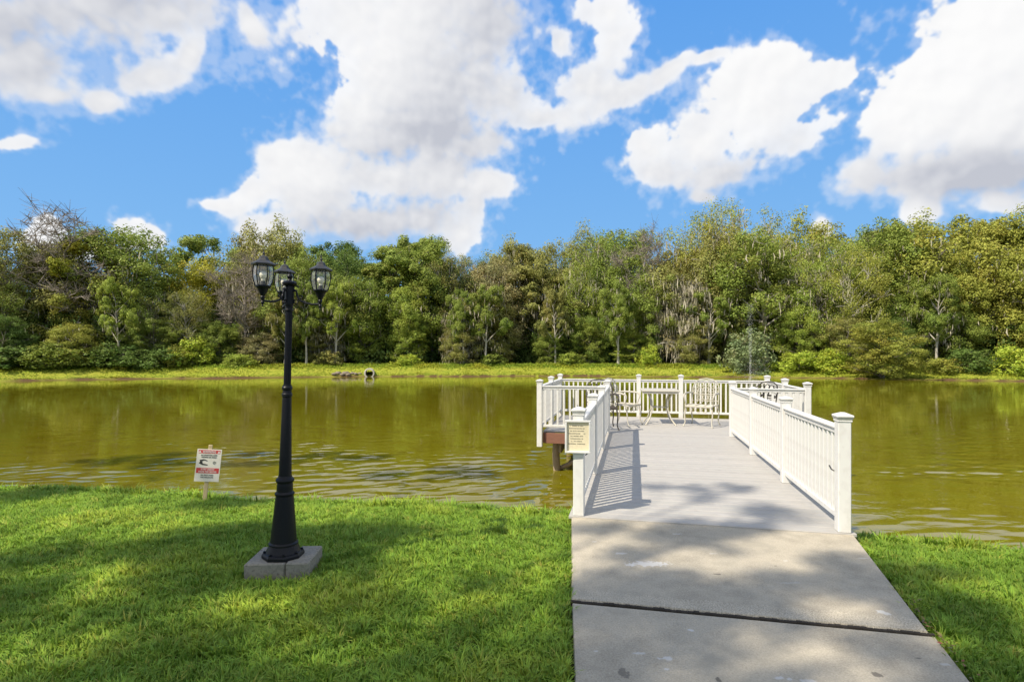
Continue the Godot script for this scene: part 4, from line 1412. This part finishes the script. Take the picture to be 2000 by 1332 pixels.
	for q in trunks:
		var x := 0.0
		for i in 20: x = (q[0] - 1000.0) / TEN * (-far_shore(x) + 6.3)
		var z: float = far_shore(x) - 6.3
		place_tree(P[4 + rng.randi() % 2], "slender_tree", Vector3(x, ground(x, z) - 0.1, z), q[1], q[2] * 0.55, leaf_of[["mid", "olive", "lit"][rng.randi() % 3]], M.bark_pale, true, rng.randf() * TAU, q[3], "slender trees in front of the thicket")
	# bare and dead trees that stand out
	for q in [[135, 428, 12.5, 8.5, "leafless grey-brown tree rising left of the yellow-topped tree"], [1258, 462, 11.0, 5.0, "thin dead pale treetop between the green crowns"], [1335, 540, 8.6, 6.0, "grey moss-draped dying tree left of the fountain"], [905, 600, 8.4, 5.0, "moss-draped greyish tree left of the middle of the bank"], [640, 600, 8.8, 4.5, "moss-draped greyish tree behind the rock heap"], [1290, 530, 9.4, 4.5, "leaning moss-draped tree beyond the middle of the dock"], [478, 505, 9.0, 5.0, "pale leafless treetop just left of the lamp heads"]]:
		var z := -1000.0
		var x := 0.0
		for i in 20:      # a spot on that line of sight, q[2] metres behind the shore
			var d: float = -far_shore(x) + q[2]
			x = (q[0] - 1000.0) / TEN * d
			z = -d
		var g := ground(x, z)
		var drapes: bool = q[4].contains("moss-draped")
		place_tree(draped if drapes else bare, "draped_tree" if drapes else "bare_tree", Vector3(x, g - 0.1, z), 1.5 + (690.0 - q[1]) * -z / TEN - g, q[3], M.khaki_leaf if drapes else null, M.bark_pale if drapes else M.twig, drapes or q[0] == 478, q[0] * 0.7, q[4], "moss-draped trees" if drapes else "leafless trees in the woods")
	# shrubs on the far bank
	var shrubs := [[230, 5.2, 2.1, 6.0, "dark", "broad dark green shrub on the left far bank beside the bright shrub"], [300, 5.0, 1.7, 5.0, "dark", "low dark green shrub between the broad shrub and the bright shrub"], [375, 5.8, 2.6, 4.6, "bright", "bright lime green shrub on the left far bank"], [340, 5.2, 1.9, 3.0, "gold", "small yellowish shrub in front of the bright shrub"], [100, 5.6, 2.0, 6.0, "mid", "mid green shrub at the left end of the far bank"], [20, 5.4, 1.8, 6.0, "dark", "dark shrub at the far left edge of the bank"], [470, 5.8, 1.2, 4.0, "lit", "low fresh green shrub left of the lamp shaft on the far bank"], [640, 6.0, 1.4, 3.5, "olive", "olive shrub above the rock pile on the far bank"], [800, 5.8, 1.1, 3.2, "bright", "low bright green shrub right of the drain pipe"], [960, 6.0, 1.2, 4.0, "mid", "low mid green shrub at the middle of the far bank"], [1110, 5.6, 1.3, 3.6, "lit", "low fresh green shrub behind the platform's left corner"], [1270, 5.4, 1.9, 2.6, "bright", "upright bright green shrub beyond the middle of the dock"], [1465, 2.4, 3.6, 5.4, "sage", "rounded grey-green willow-like shrub right behind the fountain"], [1560, 3.0, 1.7, 4.5, "bright", "bright green shrub right of the fountain on the bank"], [1625, 2.8, 1.9, 4.0, "bright", "bright green shrub left of the overhanging tree"], [1845, 3.0, 1.2, 3.5, "gold", "low yellowish shrub right of the overhanging tree"], [1985, 2.8, 2.2, 4.0, "bright", "bright green shrub at the right end of the far bank"], [1900, 3.7, 1.8, 4.5, "dark", "dark shrub in the shade near the right end of the bank"]]
	for q in shrubs:
		var x := 0.0
		for i in 20: x = (q[0] - 1000.0) / TEN * (-far_shore(x) + q[1])
		var z: float = far_shore(x) - q[1]
		place_tree(bush[rng.randi() % 3], "shrub", Vector3(x, ground(x, z) - 0.05, z), q[2], q[3], leaf_of[q[4]], M.bark, false, rng.randf() * TAU, q[5], "shrubs on the far bank")
	# the dim thicket between and behind the trunks
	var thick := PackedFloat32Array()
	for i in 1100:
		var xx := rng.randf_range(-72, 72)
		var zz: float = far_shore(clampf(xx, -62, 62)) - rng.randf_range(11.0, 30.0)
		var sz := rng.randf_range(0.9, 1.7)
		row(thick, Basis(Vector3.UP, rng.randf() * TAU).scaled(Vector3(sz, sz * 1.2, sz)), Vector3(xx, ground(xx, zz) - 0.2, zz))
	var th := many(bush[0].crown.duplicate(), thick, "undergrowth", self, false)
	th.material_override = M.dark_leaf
	th.set_meta("kind", "stuff")
	th.set_meta("label", "dim green undergrowth between the trunks beyond the pond")
	th.set_meta("category", "undergrowth")
	# the tree that leans over the water at the right
	var x := 0.0
	for i in 20: x = (1725.0 - 1000.0) / TEN * (-far_shore(x) + 0.5)
	place_tree(P[6], "waterside_tree", Vector3(x, ground(x, far_shore(x) - 0.6) - 0.1, far_shore(x) - 0.6), 5.0, 6.2, M.gold_leaf, M.bark, false, 1.0, "golden green tree overhanging the water on the right far bank", "")

func build_far_bank() -> void:
	# tall grass and weeds on the bank
	rng.seed = 41
	var rows := [PackedFloat32Array(), PackedFloat32Array()]
	var mix := noise(0.25, 3, 44)
	for i in 26000:
		var x := rng.randf_range(-58, 58)
		var b := pow(rng.randf(), 1.3) * 6.0 + 0.25
		var z := far_shore(x) - b
		if absf(x) > -z * 0.98: continue
		var n := mix.get_noise_2d(x, z)
		var size := rng.randf_range(0.5, 1.0) * (0.36 + 0.75 * smoothstep(2.5, 5.5, b) + 0.4 * maxf(n, 0.0))
		var k := rng.randf_range(0.75, 1.2)
		row(rows[rng.randi() % 2], Basis(Vector3.UP, rng.randf() * TAU).scaled(Vector3(1, 1, 1) * size), Vector3(x, ground(x, z) - 0.02, z), Color(k * (1.0 + 0.35 * n), k * (1.0 - 0.1 * maxf(-n, 0.0)), k))
	for k in 2:
		var g := many(tuft(9, [0.42, 0.30][k], 0.05, [0.55, 0.8][k], 300 + k).mesh(M.bank_grass), rows[k], "bank_grass", self, true)
		g.set_meta("kind", "stuff")
		g.set_meta("label", ["tall sunlit yellow-green grass along the far bank", "low sunlit yellow-green grass along the far bank"][k])
		g.set_meta("category", "grass")
	# drain pipe with its rim towards the water
	var px := 0.0
	for i in 20: px = (722.0 - 1000.0) / TEN * (-far_shore(px) + 0.1)
	var p := thing("drain_pipe", "pale round concrete drain pipe opening onto the pond in the far bank", "pipe", Vector3(px, WATER_Y + 0.33, far_shore(px) + 0.15), 12.0)
	var s := Shape.new()
	s.lathe([[0.36, 0.0], [0.47, 0.0], [0.50, -0.04], [0.50, -0.16], [0.45, -0.2], [0.45, -2.4]].map(func(q): return [q[0], -q[1]]), 28)
	s.lathe([[0.36, 2.4], [0.36, 0.0]], 28)
	put(s.mesh(M.pipe), "pipe_wall", p, Vector3.ZERO, Basis(Vector3.RIGHT, -PI / 2))
	# rocks heaped left of it, and a few at the right of the bank
	var rk := []
	for k in 4:
		var q := SphereMesh.new()
		q.radial_segments = 9
		q.rings = 5
		q.radius = 0.5
		q.height = 1.0
		var arr := q.get_mesh_arrays()
		var vs: PackedVector3Array = arr[Mesh.ARRAY_VERTEX]
		var nz := noise(1.6, 3, 80 + k)
		for i in vs.size():
			vs[i] = vs[i] * (1.0 + 0.5 * nz.get_noise_3dv(vs[i])) * Vector3(1.25, 0.75, 1.0)
		arr[Mesh.ARRAY_VERTEX] = vs
		var am := ArrayMesh.new()
		am.add_surface_from_arrays(Mesh.PRIMITIVE_TRIANGLES, arr)
		var st := SurfaceTool.new()
		st.create_from(am, 0)
		st.generate_normals()
		st.set_material(M.rock)
		rk.append(st.commit())
	var k := 0
	for q in [[652, 0.3, 0.42, "leftmost grey rock"], [660, 0.9, 0.55, "large grey rock at the top"], [668, 0.2, 0.38, "small brown rock at the water"], [674, 0.8, 0.60, "largest grey rock"], [680, 0.15, 0.45, "dark rock at the water"], [688, 0.7, 0.42, "pale rock on the right"], [695, 0.3, 0.34, "small low rock"], [702, 0.6, 0.34, "rightmost small rock"]]:
		var x := 0.0
		for i in 20: x = (q[0] - 1000.0) / TEN * (-far_shore(x) + q[1])
		var z: float = far_shore(x) - q[1]
		var o := put(rk[k % 4], "rock", self, Vector3(x, ground(x, z) + 0.10, z), Basis(Vector3.UP, k * 1.3).scaled(Vector3.ONE * q[2] * 1.05))
		tag(o, q[3] + " of the rock heap left of the drain pipe", "rock", "rocks heaped beside the drain pipe")
		k += 1

# ------------------------------------------------------------------ fountain
func build_fountain() -> void:
	var at := Vector3((1466.0 - 1000.0) / TEN * 30.0, WATER_Y, -30.0)
	var f := thing("fountain", "thin white spray of the pond fountain rising beyond the dock", "fountain", at)
	rng.seed = 51
	var drop := SphereMesh.new()
	drop.radius = 0.5
	drop.height = 1.0
	drop.radial_segments = 6
	drop.rings = 3
	drop.material = M.spray
	var up := PackedFloat32Array()
	for i in 1100:
		var q := rng.randf()
		var y := q * 5.0
		var sp := 0.02 + 0.10 * q * q
		row(up, Basis().scaled(Vector3(1, rng.randf_range(1, 4), 1) * rng.randf_range(0.004, 0.009)), Vector3(rng.randfn() * sp, y, rng.randfn() * sp))
	many(drop, up, "water_jet", f, false).set_meta("kind", "stuff")
	var fall := PackedFloat32Array()
	for i in 4200:
		var a := rng.randf() * TAU
		var v := rng.randf_range(0.1, 1.3)
		var vy := rng.randf_range(1.5, 6.5)
		var t := rng.randf() * 2.0 * vy / 9.8
		var y := vy * t - 4.9 * t * t
		row(fall, Basis().scaled(Vector3.ONE * rng.randf_range(0.004, 0.011)), Vector3(cos(a) * v * t + 0.25 * t, y, sin(a) * v * t))
	many(drop, fall, "falling_spray", f, false).set_meta("kind", "stuff")
	var fl := Shape.new()
	fl.lathe([[0.0, 0.14], [0.06, 0.14], [0.08, 0.10], [0.45, 0.06], [0.50, 0.02], [0.48, -0.10]].map(func(q): return [q[0], q[1]]), 24)
	put(fl.mesh(M.iron), "float", f)

# ------------------------------------------------------------------ the oak behind the viewer that shades lawn, path and dock front
func build_shade_tree() -> void:
	rng.seed = 61
	var t := thing("oak_tree", "large live oak standing left behind the viewer, shading the lawn", "tree", Vector3(-12.5, -0.1, 7.5))
	var wood := Shape.new()
	wood.tube(PackedVector3Array([Vector3(0, 0, 0), Vector3(0.1, 2.0, -0.1), Vector3(0.3, 4.6, -0.3), Vector3(0.6, 7.0, -0.6)]), PackedFloat32Array([0.7, 0.5, 0.45, 0.36]), 14)
	var leafs := Shape.new()
	leafs.colored = true
	for i in 230:       # a spray of leaves, radius about 0.45 m
		var d := Vector3(rng.randfn(), rng.randfn() * 0.7, rng.randfn()).normalized() * pow(rng.randf(), 0.5) * 0.45
		leaf(leafs, d, Vector3(rng.randfn(), rng.randfn() + 0.8, rng.randfn()).normalized(), rng.randf_range(0.07, 0.12), rng.randf_range(0.7, 1.2), 1.0)
	# its shade on the ground as the photograph shows it: [x, z, half width, half depth, boughs]; the boughs hang up-sun of there, and light falls through the gaps between them
	var shade := [[-3.0, -3.2, 4.6, 1.5, 120], [-1.4, -4.55, 1.7, 0.4, 13], [-2.6, -1.0, 4.6, 1.6, 85], [0.9, -3.3, 0.5, 0.9, 11], [1.5, -3.3, 1.2, 1.45, 70], [1.4, -4.75, 1.0, 0.18, 12], [1.7, -1.4, 1.5, 1.2, 24], [2.15, -6.05, 0.6, 0.4, 6], [2.0, -5.2, 0.8, 0.22, 4], [3.0, -3.8, 0.45, 0.3, 3], [2.7, -2.7, 0.6, 0.6, 6],
		[-5.4, -6.25, 1.3, 0.3, 7], [-3.25, -5.85, 0.4, 0.12, 2], [-3.9, -6.95, 1.5, 0.4, 10], [-7.4, -11.6, 2.6, 0.8, 22], [-4.4, -11.9, 0.9, 0.4, 6], [-1.8, -10.3, 1.5, 0.5, 9], [-8.2, -2.5, 1.4, 2.2, 26]]
	# [x, z, radius]: sunlit gaps
	var gaps := [[-4.3, -4.85, 0.85], [-3.3, -4.75, 0.6], [-2.9, -3.65, 0.28], [-0.1, -4.45, 0.5], [0.35, -3.95, 0.42], [0.05, -3.3, 0.22], [1.27, -4.05, 0.30], [2.05, -4.25, 0.30], [1.6, -3.9, 0.2], [1.95, -3.3, 0.24], [0.6, -3.0, 0.16], [1.3, -2.85, 0.24], [1.65, -2.62, 0.26], [0.8, -2.6, 0.2], [0.6, -4.35, 0.2], [1.1, -5.4, 0.6], [-1.9, -3.6, 0.18], [-0.9, -2.9, 0.18], [-2.0, -2.6, 0.16], [3.3, -3.2, 0.5], [2.2, -2.0, 0.4]]
	var rows := PackedFloat32Array()
	var root := Vector3(0.6, 7.0, -0.6)
	for q in shade:
		var hub: Vector3 = Vector3(q[0], 0, q[1]) - SUN_TRAVEL * 12.5 - t.position
		var m := root.lerp(hub, 0.5) + Vector3(rng.randf_range(-0.5, 0.5), rng.randf_range(0.0, 0.9), rng.randf_range(-0.5, 0.5))
		wood.tube(PackedVector3Array([root, m, root.lerp(hub, 0.85)]), PackedFloat32Array([0.07, 0.035, 0.02]), 7, false)
		for i in q[4]:
			for attempt in 12:
				var a := rng.randf() * TAU
				var r := sqrt(rng.randf())
				var g := Vector3(q[0] + cos(a) * r * q[2], 0, q[1] + sin(a) * r * q[3])
				var clear := true
				for h in gaps:
					if Vector2(g.x - h[0], (g.z - h[1]) * 1.2).length() < h[2] + 0.08: clear = false
				if not clear: continue
				var size := rng.randf_range(0.5, 1.05) * (0.62 if q[0] > 0.3 and q[1] < -2.2 else 1.0)
				var p: Vector3 = g - SUN_TRAVEL * rng.randf_range(11.0, 15.0) - t.position
				row(rows, Basis.from_euler(Vector3(rng.randf() * TAU, rng.randf() * TAU, rng.randf() * TAU)).scaled(Vector3.ONE * size), p)
				if i % 2 == 0: wood.tube(PackedVector3Array([m.lerp(hub, 0.7), (m.lerp(hub, 0.8) + p) * 0.5 + Vector3.UP * 0.15, p]), PackedFloat32Array([0.014, 0.01, 0.006]), 4, false)
				break
	put(wood.mesh(M.bark), "trunk", t)
	many(leafs.mesh(M.mid_leaf), rows, "crown", t, false).set_meta("kind", "stuff")

# ------------------------------------------------------------------
func _ready() -> void:
	var cam := Camera3D.new()
	cam.name = "camera"
	cam.projection = Camera3D.PROJECTION_FRUSTUM
	cam.near = 0.1
	cam.far = 3000.0
	cam.size = 0.1 * 1332.0 / TEN
	cam.frustum_offset = Vector2(0, 0.1 * 24.0 / TEN)     # the horizon lies a little below the middle, verticals stay upright
	cam.position = Vector3(0, 1.5, 0)
	add_child(cam)
	cam.current = true
	var env := Environment.new()
	env.background_mode = Environment.BG_SKY
	env.sky = Sky.new()
	env.sky.sky_material = make_sky()
	env.tonemap_mode = Environment.TONE_MAPPER_LINEAR
	env.tonemap_exposure = 1.3
	env.sdfgi_enabled = true
	env.ssao_enabled = true
	env.ssil_enabled = true
	var we := WorldEnvironment.new()
	we.name = "world_environment"
	we.environment = env
	add_child(we)
	var sun := DirectionalLight3D.new()
	sun.name = "sun"
	sun.light_energy = 1.5
	sun.light_color = Color(1.0, 0.952, 0.875)
	sun.light_angular_distance = 0.53
	sun.shadow_enabled = true
	add_child(sun)
	sun.look_at_from_position(Vector3.ZERO, SUN_TRAVEL, Vector3.UP)

	make_materials()
	build_ground()
	build_water()
	build_path()
	build_dock()
	build_shade_tree()
	build_woods()
	build_far_bank()
	build_lamp()
	build_rules_sign()
	build_warning_sign()
	build_furniture()
	build_fountain()
	build_lawn()
